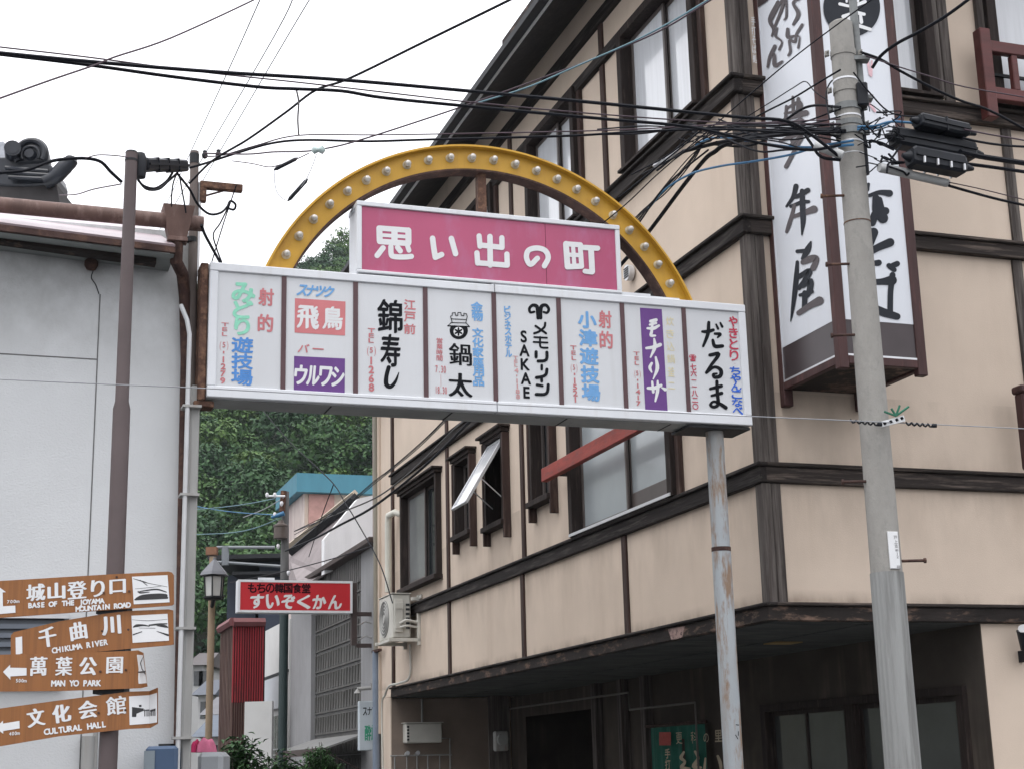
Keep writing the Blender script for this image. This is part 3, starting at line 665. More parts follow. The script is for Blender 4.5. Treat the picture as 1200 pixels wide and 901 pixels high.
# 年
S_([(262, -5, 22), (250, 40, 18), (222, 80, 10)]); S_([(245, 45, 10), (275, 35, 20), (312, 12, 22)]); S_([(240, 80, 14), (290, 62, 18), (315, 60, 14)])
S_([(255, 75, 14), (247, 110, 16), (232, 160, 18), (222, 188, 12)], M_INKG); S_([(245, 125, 14), (285, 112, 20), (338, 92, 32)], M_INKG); S_([(288, 15, 20), (290, 80, 24), (292, 140, 22), (287, 200, 6)])
# 屋
S_([(325, 230, 8), (312, 262, 26), (292, 300, 18)]); S_([(268, 270, 16), (300, 268, 18)]); S_([(292, 316, 22), (330, 300, 30), (350, 302, 22), (335, 340, 26)], M_INKG)
S_([(268, 315, 14), (262, 400, 22), (250, 500, 16), (240, 565, 4)]); S_([(270, 380, 20), (320, 352, 24), (300, 392, 22), (275, 425, 18)]); S_([(290, 415, 22), (322, 395, 28), (318, 440, 24), (296, 470, 16)])
S_([(300, 445, 22), (298, 515, 22)]); S_([(275, 530, 22), (320, 500, 26), (362, 478, 36)], M_INKG); S_([(280, 455, 14), (330, 440, 16)])
w.crop = (860, 0, 3.754); 
# 豊 (upper part partly behind the cables)
for p in ([(260, 428, 12), (262, 500, 16)], [(284, 436, 16), (282, 510, 18)], [(232, 470, 14), (228, 520, 14)], [(232, 478, 10), (292, 452, 16), (290, 520, 14)], [(225, 500, 10), (285, 490, 12)], [(222, 528, 14), (318, 498, 26)],
          [(248, 548, 14), (300, 530, 18), (292, 580, 16), (250, 595, 12)], [(205, 622, 14), (260, 600, 18), (300, 588, 16)], [(250, 640, 12), (300, 600, 18), (280, 640, 16), (230, 735, 18)], [(250, 605, 12), (262, 640, 14)]):
    S_(p, M_INKG)
# cursive line at the top
for p in ([(195, 10, 14), (160, 85, 18), (176, 130, 14), (168, 160, 8)], [(225, -10, 16), (212, 40, 14), (180, 120, 10)], [(165, 90, 12), (215, -5, 8)], [(232, -8, 8), (232, 70, 10), (222, 90, 6)],
          [(290, -5, 12), (262, 15, 12), (285, 62, 18), (262, 110, 10)], [(192, 125, 8), (185, 160, 12), (212, 185, 8), (200, 220, 10)], [(238, 130, 14), (240, 165, 18), (272, 160, 8), (268, 185, 14), (245, 180, 10), (250, 225, 12), (240, 246, 8)],
          [(302, 110, 12), (275, 155, 10), (290, 165, 6), (284, 212, 10)], [(182, 205, 16), (160, 250, 14), (150, 296, 10)], [(160, 252, 8), (178, 240, 14), (182, 290, 18), (214, 272, 10)]):
    S_(p, M_INKG)
w.poly([(98, 0), (158, 0), (100, 40)], M_FILM)
w.done('lettering', fL)
w = Writer(PF_, (860, 220, 3.604), v=.0)
def S2(p, c=M_INKV): w.stroke(p, c)
# ば
S2([(690, 322, 24), (672, 330, 24)]); S2([(655, 330, 22), (678, 348, 20)]); S2([(612, 318, 26), (580, 322, 20), (560, 330, 20)])
S2([(560, 400, 26), (620, 398, 26), (668, 392, 42)]); S2([(670, 370, 26), (662, 440, 24), (660, 530, 24)]); S2([(690, 545, 28), (640, 530, 34), (590, 515, 36), (575, 545, 26)])
S2([(520, 330, 26), (505, 430, 30), (520, 540, 24)])
# そ
S2([(640, 100, 34), (600, 110, 34), (585, 150, 30)]); S2([(600, 45, 30), (605, 100, 40), (630, 130, 44)], M_INKV); S2([(590, 190, 40), (575, 240, 30)]); S2([(660, 232, 36), (600, 258, 30), (560, 290, 30), (575, 345, 26)])
w.crop = (860, 0, 3.754)
# 打
S2([(585, 835, 22), (592, 812, 14)]); S2([(595, 862, 16), (640, 848, 20), (685, 852, 30)]); S2([(545, 850, 22), (500, 862, 20)]); S2([(525, 800, 22), (522, 950, 24)]); S2([(640, 880, 26), (655, 960, 36)])
# worn red seal
for p in ([(588, 265, 12), (598, 330, 10)], [(606, 270, 8), (604, 335, 10)], [(590, 450, 10), (620, 490, 12)]): S2(p, mat('worn pink mark', (.66, .42, .46), .5, .2, 20))
# round emblem
w.mi(M_INKV); w.mb.add([(u, w.v, z) for u, z in [w.uz(518 + 125 * math.cos(t), 35 + 128 * math.sin(t)) for t in np.linspace(0, 2 * math.pi, 49)[:-1]]], [tuple(range(48))]); w.v += .001
for p in ([(450, 100, 10), (520, 108, 16), (600, 132, 14)], [(480, 75, 16), (535, 60, 16), (572, 65, 14)], [(505, 90, 18), (520, 45, 12)], [(560, 100, 16), (555, 60, 12)], [(465, 20, 14), (520, 30, 12), (575, 10, 16)], [(470, -30, 10), (570, -30, 12)], [(495, -60, 10), (495, 10, 10)], [(545, -60, 10), (545, 10, 10)], [(465, -10, 10), (575, -10, 10)]):
    S2(p, M_LETW)
w.done('lettering', fF)

# ================================================================ STREET GATE SIGN
SP = Plane(CN + A * (-.60), B, -A)                 # front face of the sign box
U0, U1, ZB, ZT, DEP = -4.832, -.392, 4.280, 5.312, .33
gt = thing('street_gate_sign', SP.m(-2.6, -.16, 0), 'white sign box of eight shop adverts spanning the lane under a yellow bulb arch', 'gate sign')
mb = MB(SP.m); mb.box(U0 + .01, U1 - .01, -DEP, -.03, ZB + .03, ZT - .01); cab = obj('sign_cabinet', mb, M_WFRAME, gt)
mb = MB(SP.m); mb.box(U0, U1, -DEP - .01, -.06, ZB - .004, ZB + .028)
obj('underside', mb, M_SIGNBOT, gt)
mb = MB(SP.m)
for u in (-3.9, -2.95, -2.0, -1.1): mb.box(u, u + .012, -DEP, -.07, ZB - .008, ZB - .0045)
obj('seam', mb, M_DGREY, gt)
fb = .065
mb = MB(SP.m); um = -2.60
for a_, b_ in ((U0, um - .003), (um + .003, U1)):
    mb.box(a_, b_, -.06, .012, ZB, ZB + .085); mb.box(a_, b_, -.06, .012, ZT - fb, ZT)
mb.box(U0, U0 + fb, -.06, .010, ZB + .085, ZT - fb); mb.box(U1 - fb, U1, -.06, .010, ZB + .085, ZT - fb)
obj('frame', mb, M_WFRAME, gt, bevel=.006)
mb = MB(SP.m); mb.box(-2.62, -1.25, -.25, .0, ZT + .002, ZT + .03); mb.box(-1.25, -.98, -.25, -.02, ZT + .002, ZT + .02); obj('top_trim', mb, M_WFRAME, gt)
dv = []
for xt, yt, xb, yb in ((333.5, 326, 331, 463), (417, 333, 416.5, 468), (498.5, 338, 499.5, 472), (578, 344, 582, 477), (653.5, 349, 659.5, 480), (728.5, 354, 734.5, 483), (800.5, 359, 808, 486)):
    dv.append((SP.uz(xt, yt)[0] + SP.uz(xb, yb)[0]) / 2)
edges = [U0 + fb] + dv + [U1 - fb]
panels = []
for i in range(8):
    mb = MB(SP.m); mb.box(edges[i] + (.018 if i else 0), edges[i + 1] - (.018 if i < 7 else 0), -.03, -.006, ZB + .085, ZT - fb)
    panels.append(obj('advert_panel', mb, M_PANEL, gt))
    if i: 
        mb = MB(SP.m); mb.box(edges[i] - .018, edges[i] + .018, -.03, .003, ZB + .085, ZT - fb); obj('divider', mb, M_PLUM, gt)
lab = ['white advert panel lettered in mint and blue beside rose writing', 'white advert panel with a coral block above a purple block', 'white advert panel with black brush lettering beside small coral writing',
       'white advert panel with a pot emblem over two black characters', 'white advert panel with a black curled horn emblem and Latin letters', 'white advert panel with five blue characters beside two rose ones',
       'white advert panel with white letters on a tall purple strip', 'white advert panel with black brush letters, red and blue cursive']
for p, l in zip(panels, lab): p['label'] = l
PV = -.004
# 1
w = Writer(SP, (230, 300, 5.009), PV)
w.vert('射的', 413, 165, 405, 470, 86, M_ROSE, gap=.36, bold=.035)
w.char('み', 278, 215, 130, 110, M_MINT, bold=.05); w.char('ど', 275, 315, 112, 100, M_MINT, bold=.05); w.char('り', 270, 415, 84, 92, M_MINT, bold=.06)
w.vert('遊技場', 272, 475, 268, 758, 122, M_BLUE, gap=.07, bold=.035)
w.vert('TEL', 170, 388, 166, 472, 46, M_ROSE, gap=.2, bold=.03); w.char('5', 163, 520, 26, 32, M_ROSE, bold=.02); w.char('(', 143, 520, 24, 44, M_ROSEL); w.char(')', 184, 520, 24, 44, M_ROSEL)
w.vert('-1279', 162, 545, 155, 750, 38, M_ROSE, gap=.15, bold=.05)
w.done('lettering', panels[0])
# 2
w = Writer(SP, (325, 310, 5.009), PV)
w.poly([(104, 198), (401, 218), (398, 418), (102, 400)], M_CORAL); w.poly([(99, 537), (398, 552), (396, 757), (97, 742)], M_PURP)
w.horz('スナック', 122, 150, 330, 162, 62, M_LBLUE, gap=-.02, bold=.05, shear=.25)
w.char('飛', 180, 310, 122, 128, M_LETW, bold=.05, nib='brush'); w.char('鳥', 325, 315, 112, 128, M_LETW, bold=.05, nib='brush')
w.char('バ', 155, 492, 60, 48, M_ROSE, bold=.03, shear=.2); w.char('ー', 240, 496, 72, 40, M_ROSE, bold=.05)
w.horz('ウルワシ', 102, 645, 392, 660, 108, M_LETW, gap=.04, bold=.06, shear=.08)
w.done('lettering', panels[1])
# 3
w = Writer(SP, (410, 320, 5.3), PV)
w.vert('江戸前', 374, 160, 372, 385, 70, M_ROSE, gap=.18, bold=.035, nib='brush')
w.char('錦', 250, 268, 150, 200, M_INK, bold=.035, nib='brush'); w.char('寿', 253, 480, 118, 195, M_INK, bold=.045, nib='brush')
w.stroke([(242, 585, 26), (228, 640, 26), (228, 690, 28), (255, 704, 24), (285, 670, 18), (305, 618, 6)], M_INK)
w.vert('TEL', 136, 340, 132, 435, 48, M_ROSE, gap=.15, bold=.04); w.char('5', 134, 478, 28, 34, M_ROSE, bold=.04); w.char('(', 113, 478, 24, 48, M_ROSE); w.char(')', 157, 478, 24, 48, M_ROSE)
w.vert('1268', 133, 515, 135, 735, 42, M_ROSE, gap=.15, bold=.06)
w.done('lettering', panels[2])
# 4
w = Writer(SP, (490, 325, 5.145), PV)
w.char('金', 355, 178, 68, 56, M_LBLUE, bold=.045); w.char('物', 358, 235, 64, 54, M_LBLUE, bold=.045); w.char('・', 360, 283, 16, 14, M_ROSEL)
w.vert('文化家庭用品', 360, 305, 366, 655, 64, M_LBLUE, gap=.08, bold=.04)
w.char('鍋', 256, 465, 132, 130, M_INK, bold=.025, nib='mincho'); w.char('太', 256, 648, 136, 140, M_INK, bold=.04, nib='mincho')
w.vert('営業時間', 130, 365, 130, 505, 36, M_ROSE, gap=.1, bold=.02); w.horz('7.30', 104, 550, 170, 555, 44, M_ROSE, gap=-.05, bold=.04); w.char('|', 138, 610, 18, 60, M_ROSEL); w.horz('18.30', 102, 675, 176, 680, 44, M_ROSE, gap=-.05, bold=.04)
# pot emblem: round bellied pot with a cross star and a lid like a little tower
w.mi(M_INK); w.mb.add([(u, w.v, z) for u, z in [w.uz(246 + 55 * math.cos(t), 322 + 52 * math.sin(t)) for t in np.linspace(-.55, math.pi + .55, 30)]], [tuple(range(30))]); w.v += LIFT
w.stroke([(180, 293), (310, 298)], M_INK, 7)
w.mi(M_LETW); w.mb.add([(u, w.v, z) for u, z in [w.uz(244 + 30 * math.cos(t), 328 + 28 * math.sin(t)) for t in np.linspace(0, 2 * math.pi, 25)[:-1]]], [tuple(range(24))]); w.v += LIFT
for t in (0, 60, 120): 
    c_, s_ = math.cos(math.radians(t + 90)), math.sin(math.radians(t + 90)); w.stroke([(244 - 21 * c_, 328 - 21 * s_), (244 + 21 * c_, 328 + 21 * s_)], M_INK, 11)
for p in ([(180, 293), (200, 274), (290, 276), (310, 298)], [(206, 272), (196, 235), (206, 232), (206, 216), (224, 214), (226, 230), (240, 232), (240, 214), (258, 214), (260, 230), (276, 234), (276, 218), (292, 222), (296, 238), (288, 274)], [(200, 252), (292, 256)]):
    for q0, q1 in zip(p[:-1], p[1:]): w.stroke([q0, q1], M_INK, 4.5)
w.done('lettering', panels[3])
# 5
w = Writer(SP, (575, 330, 5.3), PV)
w.vert('ビジネスホテル', 104, 150, 114, 470, 38, M_LBLUE, gap=.08, bold=.05)
w.vert('SAKAE', 204, 296, 226, 728, 54, M_INK, gap=.16, bold=.055)
w.vert('TEL', 155, 460, 160, 530, 32, M_ROSEL, bold=.03); w.vert('4-1188', 160, 535, 172, 728, 32, M_ROSEL, gap=.15, bold=.05)
# curled horn emblem
w.stroke([(272, 188, 14), (248, 192, 16), (242, 168, 18), (262, 148, 20), (288, 156, 24), (294, 190, 24), (296, 226, 22)], M_INK, k=6)
w.stroke([(330, 190, 14), (352, 194, 16), (362, 172, 18), (345, 148, 20), (318, 154, 24), (310, 190, 24), (312, 226, 22)], M_INK, k=6)
# heavy katakana, squared off
def K(p, wd=22): w.stroke(p, M_INK, wd, k=3)
K([(340, 258), (334, 284), (300, 312), (272, 322)], 15); K([(280, 276), (345, 322)], 14)
K([(272, 346), (350, 350)], 12); K([(268, 376), (354, 380)], 12); K([(308, 346), (308, 396), (318, 410), (354, 412)], 13)
K([(283, 437), (283, 468)], 20); K([(350, 440), (350, 475), (335, 492), (296, 494)], 20)
K([(318, 520), (318, 545)], 16)
K([(350, 545), (345, 575), (322, 590), (285, 596)], 20); K([(316, 590), (318, 618)], 18)
K([(288, 640), (322, 646)], 16); K([(358, 640), (354, 680), (335, 698), (284, 698)], 20)
w.done('lettering', panels[4])
# 6
w = Writer(SP, (645, 335, 5.463), PV)
w.vert('射的', 348, 150, 362, 410, 80, M_ROSE, gap=.18, bold=.035)
w.vert('小津遊技場', 234, 160, 264, 740, 112, M_LBLUE, gap=.13, bold=.045)
w.vert('TEL', 147, 378, 152, 478, 42, M_ROSE, gap=.2, bold=.03); w.char('5', 152, 520, 22, 34, M_ROSE, bold=.02); w.char('(', 135, 520, 20, 44, M_ROSEL); w.char(')', 170, 520, 20, 44, M_ROSEL)
w.vert('-1521', 155, 545, 162, 745, 38, M_ROSE, gap=.1, bold=.05)
w.done('lettering', panels[5])
# 7
w = Writer(SP, (725, 340, 5.456), PV)
w.poly([(137, 113), (277, 122), (315, 776), (172, 772)], M_PURP)
w.vert('炊き込鍋', 328, 160, 336, 480, 50, M_YELL, gap=.3, nib='round'); w.vert('釜二', 336, 480, 340, 650, 46, M_YELL, gap=.3)
w.vert('TEL', 115, 390, 118, 480, 40, M_ROSE, gap=.2, bold=.03); w.char('5', 120, 530, 22, 32, M_ROSE, bold=.02); w.char('(', 105, 530, 20, 40, M_ROSEL); w.char(')', 138, 530, 20, 40, M_ROSEL)
w.vert('-1417', 122, 555, 128, 740, 36, M_ROSE, gap=.2, bold=.05)
def V_(p): w.stroke(p, M_LETW, k=4)
V_([(205, 200, 20), (240, 192, 22)]); V_([(185, 245, 14), (225, 245, 22), (258, 228, 16)]); V_([(218, 200, 16), (212, 265, 18), (208, 290, 20), (235, 292, 12)]); V_([(200, 222, 14), (240, 212, 16)])
V_([(178, 372, 16), (225, 365, 22), (266, 350, 24)]); V_([(228, 312, 12), (232, 365, 24), (205, 430, 10)])
V_([(212, 468, 16), (200, 495, 20), (212, 525, 10)]); V_([(238, 430, 14), (248, 500, 24), (222, 568, 8)])
V_([(188, 625, 18), (230, 625, 24), (272, 608, 18)]); V_([(215, 585, 14), (222, 650, 18)]); V_([(250, 580, 12), (250, 640, 22), (235, 708, 12)]); V_([(276, 622, 8), (298, 634, 22)])
w.done('lettering', panels[6])
# 8
w = Writer(SP, (795, 345, 5.305), PV)
def D_(p): w.stroke(p, M_INK, k=5)
D_([(150, 232, 16), (185, 232, 24), (218, 222, 20)]); D_([(190, 175, 20), (185, 245, 24), (156, 322, 16)]); D_([(228, 245, 16), (262, 248, 20), (246, 268, 12)]); D_([(215, 285, 18), (228, 322, 24), (275, 322, 22)]); D_([(236, 188, 12), (248, 214, 16)]); D_([(262, 178, 12), (274, 202, 16)])
D_([(198, 378, 22), (252, 372, 24), (205, 440, 20), (176, 486, 20)]); D_([(176, 486, 18), (225, 452, 18), (264, 470, 24), (262, 506, 24), (228, 515, 22), (218, 498, 18), (240, 492, 12)])
D_([(200, 585, 18), (268, 568, 22)]); D_([(208, 628, 16), (270, 612, 22)]); D_([(240, 540, 20), (244, 620, 22), (248, 680, 22), (222, 698, 20), (200, 684, 18), (222, 664, 16), (262, 680, 22), (296, 702, 24)])
w.vert('やきとり', 340, 135, 348, 415, 52, M_CRIM, gap=.1, bold=.05, nib='brush'); w.char('・', 352, 430, 14, 14, M_CRIM)
w.vert('ちゃんこなべ', 352, 450, 372, 745, 62, M_DBLUE, gap=.05, bold=.05, nib='brush')
w.char('☎', 90, 395, 42, 40, M_CRIM, bold=.02); w.vert('七六一一八二〇', 92, 430, 108, 715, 36, M_CRIM, gap=.1, bold=.03)
w.done('lettering', panels[7])

# title box
T0, T1, TZ0, TZ1 = -3.714, -1.503, ZT + .012, 5.912
mb = MB(SP.m); mb.box(T0 + .01, T1 - .01, -.30, -.02, TZ0, TZ1 - .008); obj('title_cabinet', mb, M_WFRAME, gt)
mb = MB(SP.m); f2 = .04
mb.box(T0, T1, -.30, .012, TZ1 - f2, TZ1); mb.box(T0, T1, -.05, .012, TZ0, TZ0 + .025); mb.box(T0, T0 + f2, -.05, .010, TZ0 + .025, TZ1 - f2); mb.box(T1 - f2, T1, -.05, .010, TZ0 + .025, TZ1 - f2)
obj('title_frame', mb, M_WFRAME, gt, bevel=.005)
mb = MB(SP.m); us_ = SP.uz(640, 300)[0]
mb.box(T0 + f2, us_ - .002, -.03, -.004, TZ0 + .025, TZ1 - f2); mb.box(us_ + .002, T1 - f2, -.03, -.004, TZ0 + .025, TZ1 - f2)
tp = obj('title_panel', mb, M_PINK, gt)
w = Writer(SP, (400, 230, 7.059), -.0025)
def T_(*p): w.stroke(list(p), M_LETW, 46, k=3)
def t_(wd, *p): w.stroke(list(p), M_LETW, wd, k=3)
# 思
t_(50, (315, 268), (318, 372)); t_(50, (555, 285), (556, 385)); t_(44, (312, 265), (558, 284)); t_(30, (318, 322), (556, 338)); t_(46, (318, 376), (556, 392)); t_(52, (440, 280), (440, 385))
t_(46, (345, 430), (297, 492)); w.stroke([(410, 420), (412, 475), (430, 500), (520, 505), (580, 500)], M_LETW, 44, k=4); t_(44, (465, 425), (488, 455)); t_(40, (545, 405), (560, 450))
# い
T_((755, 350), (765, 430), (778, 508)); T_((778, 508), (830, 485)); T_((910, 352), (945, 478))
w.crop = (560, 250, 7.059)
# 出
t_(46, (100, 195), (103, 430)); t_(44, (10, 190), (18, 275)); t_(44, (198, 205), (200, 285)); t_(44, (18, 265), (200, 285)); t_(44, (-8, 330), (-2, 415)); t_(44, (240, 340), (243, 430)); t_(44, (-2, 412), (243, 432))
# の
w.stroke([(492, 375), (435, 425), (402, 370), (418, 310), (485, 290), (555, 310), (582, 370), (550, 438)], M_LETW, 44, k=6)
# 町
t_(48, (728, 255), (742, 445)); t_(40, (845, 262), (858, 440)); t_(42, (728, 255), (848, 264)); t_(36, (735, 345), (852, 350)); t_(46, (742, 445), (856, 440)); t_(34, (786, 258), (798, 442))
t_(44, (860, 285), (990, 292)); t_(48, (935, 290), (945, 485)); t_(40, (885, 482), (945, 490))
w.done('lettering', tp)

# arch with its bulbs
AP = SP.off(-.13)
def fit(pts):
    P = np.array([AP.uz(*p) for p in pts]); M = np.c_[2 * P, np.ones(len(P))]
    s_ = np.linalg.lstsq(M, (P ** 2).sum(1), rcond=None)[0]; return s_[0], s_[1], math.sqrt(s_[2] + s_[0] ** 2 + s_[1] ** 2)
BUL = [(335, 299), (364, 261), (398, 230), (440, 207), (484, 193), (532, 187), (578, 188), (623, 199), (667, 218), (707, 244), (743, 276), (772, 314), (784, 333)]
cu, cz, rb = fit(BUL)
ro, ri = rb + .092, rb - .108
ga0, ga1 = math.acos(min(1, (ZT - cz) / ri)), 0
th0 = math.asin((ZT - cz) / ri)
def ring(mb, r0, r1, v0, v1, n=72, e=.03):
    ths = np.linspace(math.pi - th0 + e, th0 - e, n)
    for i in range(n - 1):
        a_, b_ = ths[i], ths[i + 1]; p = []
        for t in (a_, b_):
            for r in (r0, r1):
                zz = max(cz + r * math.sin(t), ZT - .002); p.append((cu + r * math.cos(t), zz))
        (q0, q1, q2, q3) = p
        mb.add([(q[0], v0, q[1]) for q in (q0, q1, q3, q2)] + [(q[0], v1, q[1]) for q in (q0, q1, q3, q2)],
               [(0, 1, 2, 3), (7, 6, 5, 4), (0, 3, 7, 4), (1, 2, 6, 5)] + ([(3, 2, 6, 7)] if i == n - 2 else []) + ([(0, 1, 5, 4)] if i == 0 else []))
mb = MB(AP.m); ring(mb, ri + .012, ro - .012, -.02, 0); arch = obj('arch', mb, M_ARCH, gt)
mb = MB(AP.m); ring(mb, ro - .0118, ro + .004, -.10, .062); obj('outer_rim', mb, M_ARCH, arch)
mb = MB(AP.m); ring(mb, ri - .004, ri + .0118, -.12, .022); obj('inner_rim', mb, M_RUSTD, arch)
t0 = math.atan2(AP.uz(335, 299)[1] - cz, AP.uz(335, 299)[0] - cu); t1 = math.atan2(AP.uz(784, 333)[1] - cz, AP.uz(784, 333)[0] - cu)
NBULB = 23
step = (t0 - math.atan2(AP.uz(578, 188)[1] - cz, AP.uz(578, 188)[0] - cu)) / 11
bulb0 = None
NBULB = int(round((t0 - t1) / step)) + 1
for i in range(NBULB):
    t = t0 + (t1 - t0) * i / (NBULB - 1); p = AP.m(cu + rb * math.cos(t), 0, cz + rb * math.sin(t))
    if bulb0 is None:
        prof = [(.018, -.01), (.020, .012), (.025, .026), (.028, .040), (.026, .053), (.017, .064), (.004, .069)]
        mb = MB(); mb.tube([p - A * z for r, z in prof], [r for r, z in prof], 12)
        me_o = obj('bulb', mb, M_GLASSB, arch, smooth=True); bulb0 = me_o; pb = p
        prof = [(.036, -.002), (.036, .006), (.026, .010), (.026, .020)]
        mb = MB(); mb.tube([p - A * z for r, z in prof], [r for r, z in prof], 12); sk0 = obj('socket', mb, M_SOCK, arch, smooth=True)
    else:
        for src in (bulb0, sk0):
            o = src.copy(); COL.objects.link(o); o.parent = arch; o.location = tuple(p - pb)
p = AP.uz(566, 204)
mb = MB(AP.m); mb.box(p[0] - .035, p[0] + .035, -.10, -.03, TZ1 - .05, ri + cz - .0); obj('arch_prop', mb, M_RUST, gt)
# posts
c = SP.m(-.655, -.17, 0)
mb = MB(); mb.tube([c, c + Z * 3.27], .078, 20); mb.tube([c + Z * 3.285, c + Z * 4.27], .074, 20); post = obj('post', mb, M_POST, gt, smooth=True)
mb = MB(); mb.tube([c + Z * 3.26, c + Z * 3.295], .0795, 20); obj('collar', mb, M_RUSTD, post, smooth=True)
mb = MB(SP.m); mb.box(-.96, U1 - .01, -DEP - .02, -.02, ZB - .03, ZB - .012); obj('top_plate', mb, M_DGREY, gt)
w = Writer(Plane(c - A * .0785, B, -A), (800, 780, 7.5), .0); 
w.stroke([(470, 515), (492, 518)], M_INK, 7); w.stroke([(490, 575), (490, 610)], M_INK, 6); w.stroke([(465, 605), (485, 640)], M_INK, 7); w.done('mark', post)
c2 = SP.m(-4.905, -.10, 0)
mb = MB(SP.m); mb.box(-4.935, -4.87, -.13, -.06, 0, ZB + .10); lp = obj('post', mb, M_GREYST, gt, bevel=.01)
mb = MB(SP.m); mb.box(-4.895, U0 - .004, -.22, -.02, ZB - .02, ZT + .0); mb.box(-4.92, U0 + .06, -.16, -.03, ZB - .07, ZB - .021); obj('side_channel', mb, M_RUST, gt, bevel=.008)
mb = MB(); mb.tube([SP.m(-4.965, -.02, 0), SP.m(-4.965, -.02, 4.75), SP.m(-4.985, -.03, 4.86), SP.m(-5.03, -.06, 4.98)], .017, 8); obj('conduit', mb, mat('pale conduit', (.52, .53, .54), .5, .1, 6), gt, smooth=True)
mb = MB(SP.m)
for z in (1.85, 2.6, 3.55, 4.2): mb.box(-5.0, -4.865, -.135, .0, z, z + .018)
obj('clamp', mb, M_GREYST, gt)

# ================================================================ THIN WOODEN POLE beside the gate
TPp = SP.off(-.20)
def on(pl, px, py): u, z = pl.uz(px, py); return pl.m(u, 0, z)
top, bot = on(TPp, 228, 178), on(TPp, 217, 880); bot = bot + (bot - top) * (bot[2] / (top[2] - bot[2]))
tpole = thing('wooden_pole', bot, 'thin weathered service pole with a rusty bracket arm beside the white stucco wall', 'utility pole')
mb = MB(); mb.tube([bot, bot + (top - bot) * .5, top], [.045, .038, .033], 10); obj('shaft', mb, mat('grey brown pole wood', (.14, .115, .105), .85, .3, 8, (1, 1, .1), (.26, .23, .21), (.5, .7)), tpole, smooth=True)
mb = MB(); mb.tube([top - Z * .10, top - Z * .02], .037, 10); mb.tube([top - Z * .74, top - Z * .70], .04, 10); obj('band', mb, M_DGREY, tpole)
e = B * .048
mb = MB(); mb.tube([top - Z * .25 + e, top - Z * 1.0 + e], .012, 8); obj('cover_pipe', mb, M_ALU, tpole)
p0, p1 = on(TPp, 236, 217), on(TPp, 284, 219)
mb = MB(TPp.m); u0, z0 = TPp.uz(234, 221); u1, z1 = TPp.uz(284, 214)
mb.box(u0, u1, -.03, .03, z0 + .0, z0 + .055); mb.box(u0, u0 + .05, -.03, .03, z0 - .11, z0 - .001); obj('bracket_arm', mb, M_RUST, tpole, bevel=.004)
mb = MB(); mb.tube([on(TPp, 240, 230), on(TPp, 280, 219)], .008, 6); obj('brace', mb, M_RUSTD, tpole)
mb = MB()
for x, y in ((240, 182), (256, 181)): 
    q = on(TPp, x, y); mb.lathe(q - Z * .03, [(.008, 0), (.02, .01), (.024, .03), (.015, .05), (.018, .06), (.006, .07)], 10)
obj('insulator', mb, M_DGREY, tpole, smooth=True)

# ================================================================ WHITE STUCCO BUILDING on the left
VW = Plane(CN + A * (-.35), B, -A)
wbd = thing('stucco_building', VW.m(-8, -3, 0), 'white rough stucco building on the lane corner under a rusty sheet eave', 'building')
GW = lambda u, v, z: VW.m(u, v, z)
mb = MB(GW); mb.box(-14, -4.955, -9, 0, 0, 5.62); wl = obj('wall', mb, M_WSTUC, wbd)
def on_v(v, px, py): pl = VW.off(v); u, z = pl.uz(px, py); return pl.m(u, 0, z)
mb = MB()
E0, E1 = on_v(.42, -300, 226), on_v(.42, 205, 291); R0, R1 = on_v(-1.1, -300, 200), on_v(-1.1, 150, 255)
slab(mb, [E0, E1, R1, R0], .025); rf = obj('roof', mb, M_METROOF, wbd)
mb = MB(); dn = Z * -.045
mb.add([E0 - A * .0, E1, E1 + dn, E0 + dn, E0 - A * .03, E1 - A * .03, E1 + dn - A * .03, E0 + dn - A * .03], [(0, 1, 2, 3), (4, 5, 6, 7), (0, 1, 5, 4), (3, 2, 6, 7), (0, 3, 7, 4), (1, 2, 6, 5)]); obj('verge', mb, M_RUSTD, rf)
mb = MB(); s0, s1 = E0 + dn + A * .01, E1 + dn + A * .01
mb.quad([s0, s1, s1 + A * .42, s0 + A * .42]); obj('soffit', mb, mat('pale soffit sheet', (.26, .28, .27), .8, .25, 3), wbd)
mb = MB(); q0, q1 = on_v(.28, -300, 240), on_v(.28, 183, 309)
mb.add([q0, q1, q1 + Z * .075, q0 + Z * .10, q0 + A * .1, q1 + A * .1, q1 + A * .1 + Z * .075, q0 + A * .1 + Z * .1], [(0, 1, 2, 3), (4, 5, 6, 7), (0, 1, 5, 4), (3, 2, 6, 7), (1, 2, 6, 5)]); obj('eave_beam', mb, M_FASC, wbd)
# joints, vent ball and damp line on the wall
mb = MB(VW.m)
u_, z_ = VW.uz(114, 422); u2, z2 = VW.uz(116, 345)
mb.box(u_ - .004, u_ + .004, -.001, .003, 0, z2); mb.box(-12, u_ - .0045, -.001, .003, z_, z_ + .008)
obj('joint', mb, mat('dark joint', (.13, .13, .13), .9, .2, 20), wbd)
mb = MB(); mb.tube(smooth_pts([on_v(.002, 116, 345), on_v(.002, 112, 334), on_v(.002, 107, 326), on_v(.002, 109, 318)], 4), .004, 5); obj('crack', mb, M_DGREY, wbd)
vb = on_v(.06, 107, 310)
mb = MB(); mb.lathe(vb - Z * .05, [(.002, 0), (.035, .01), (.05, .04), (.05, .07), (.035, .09), (.03, .16)], 14); obj('vent_hood', mb, M_RUSTD, wbd, smooth=True)
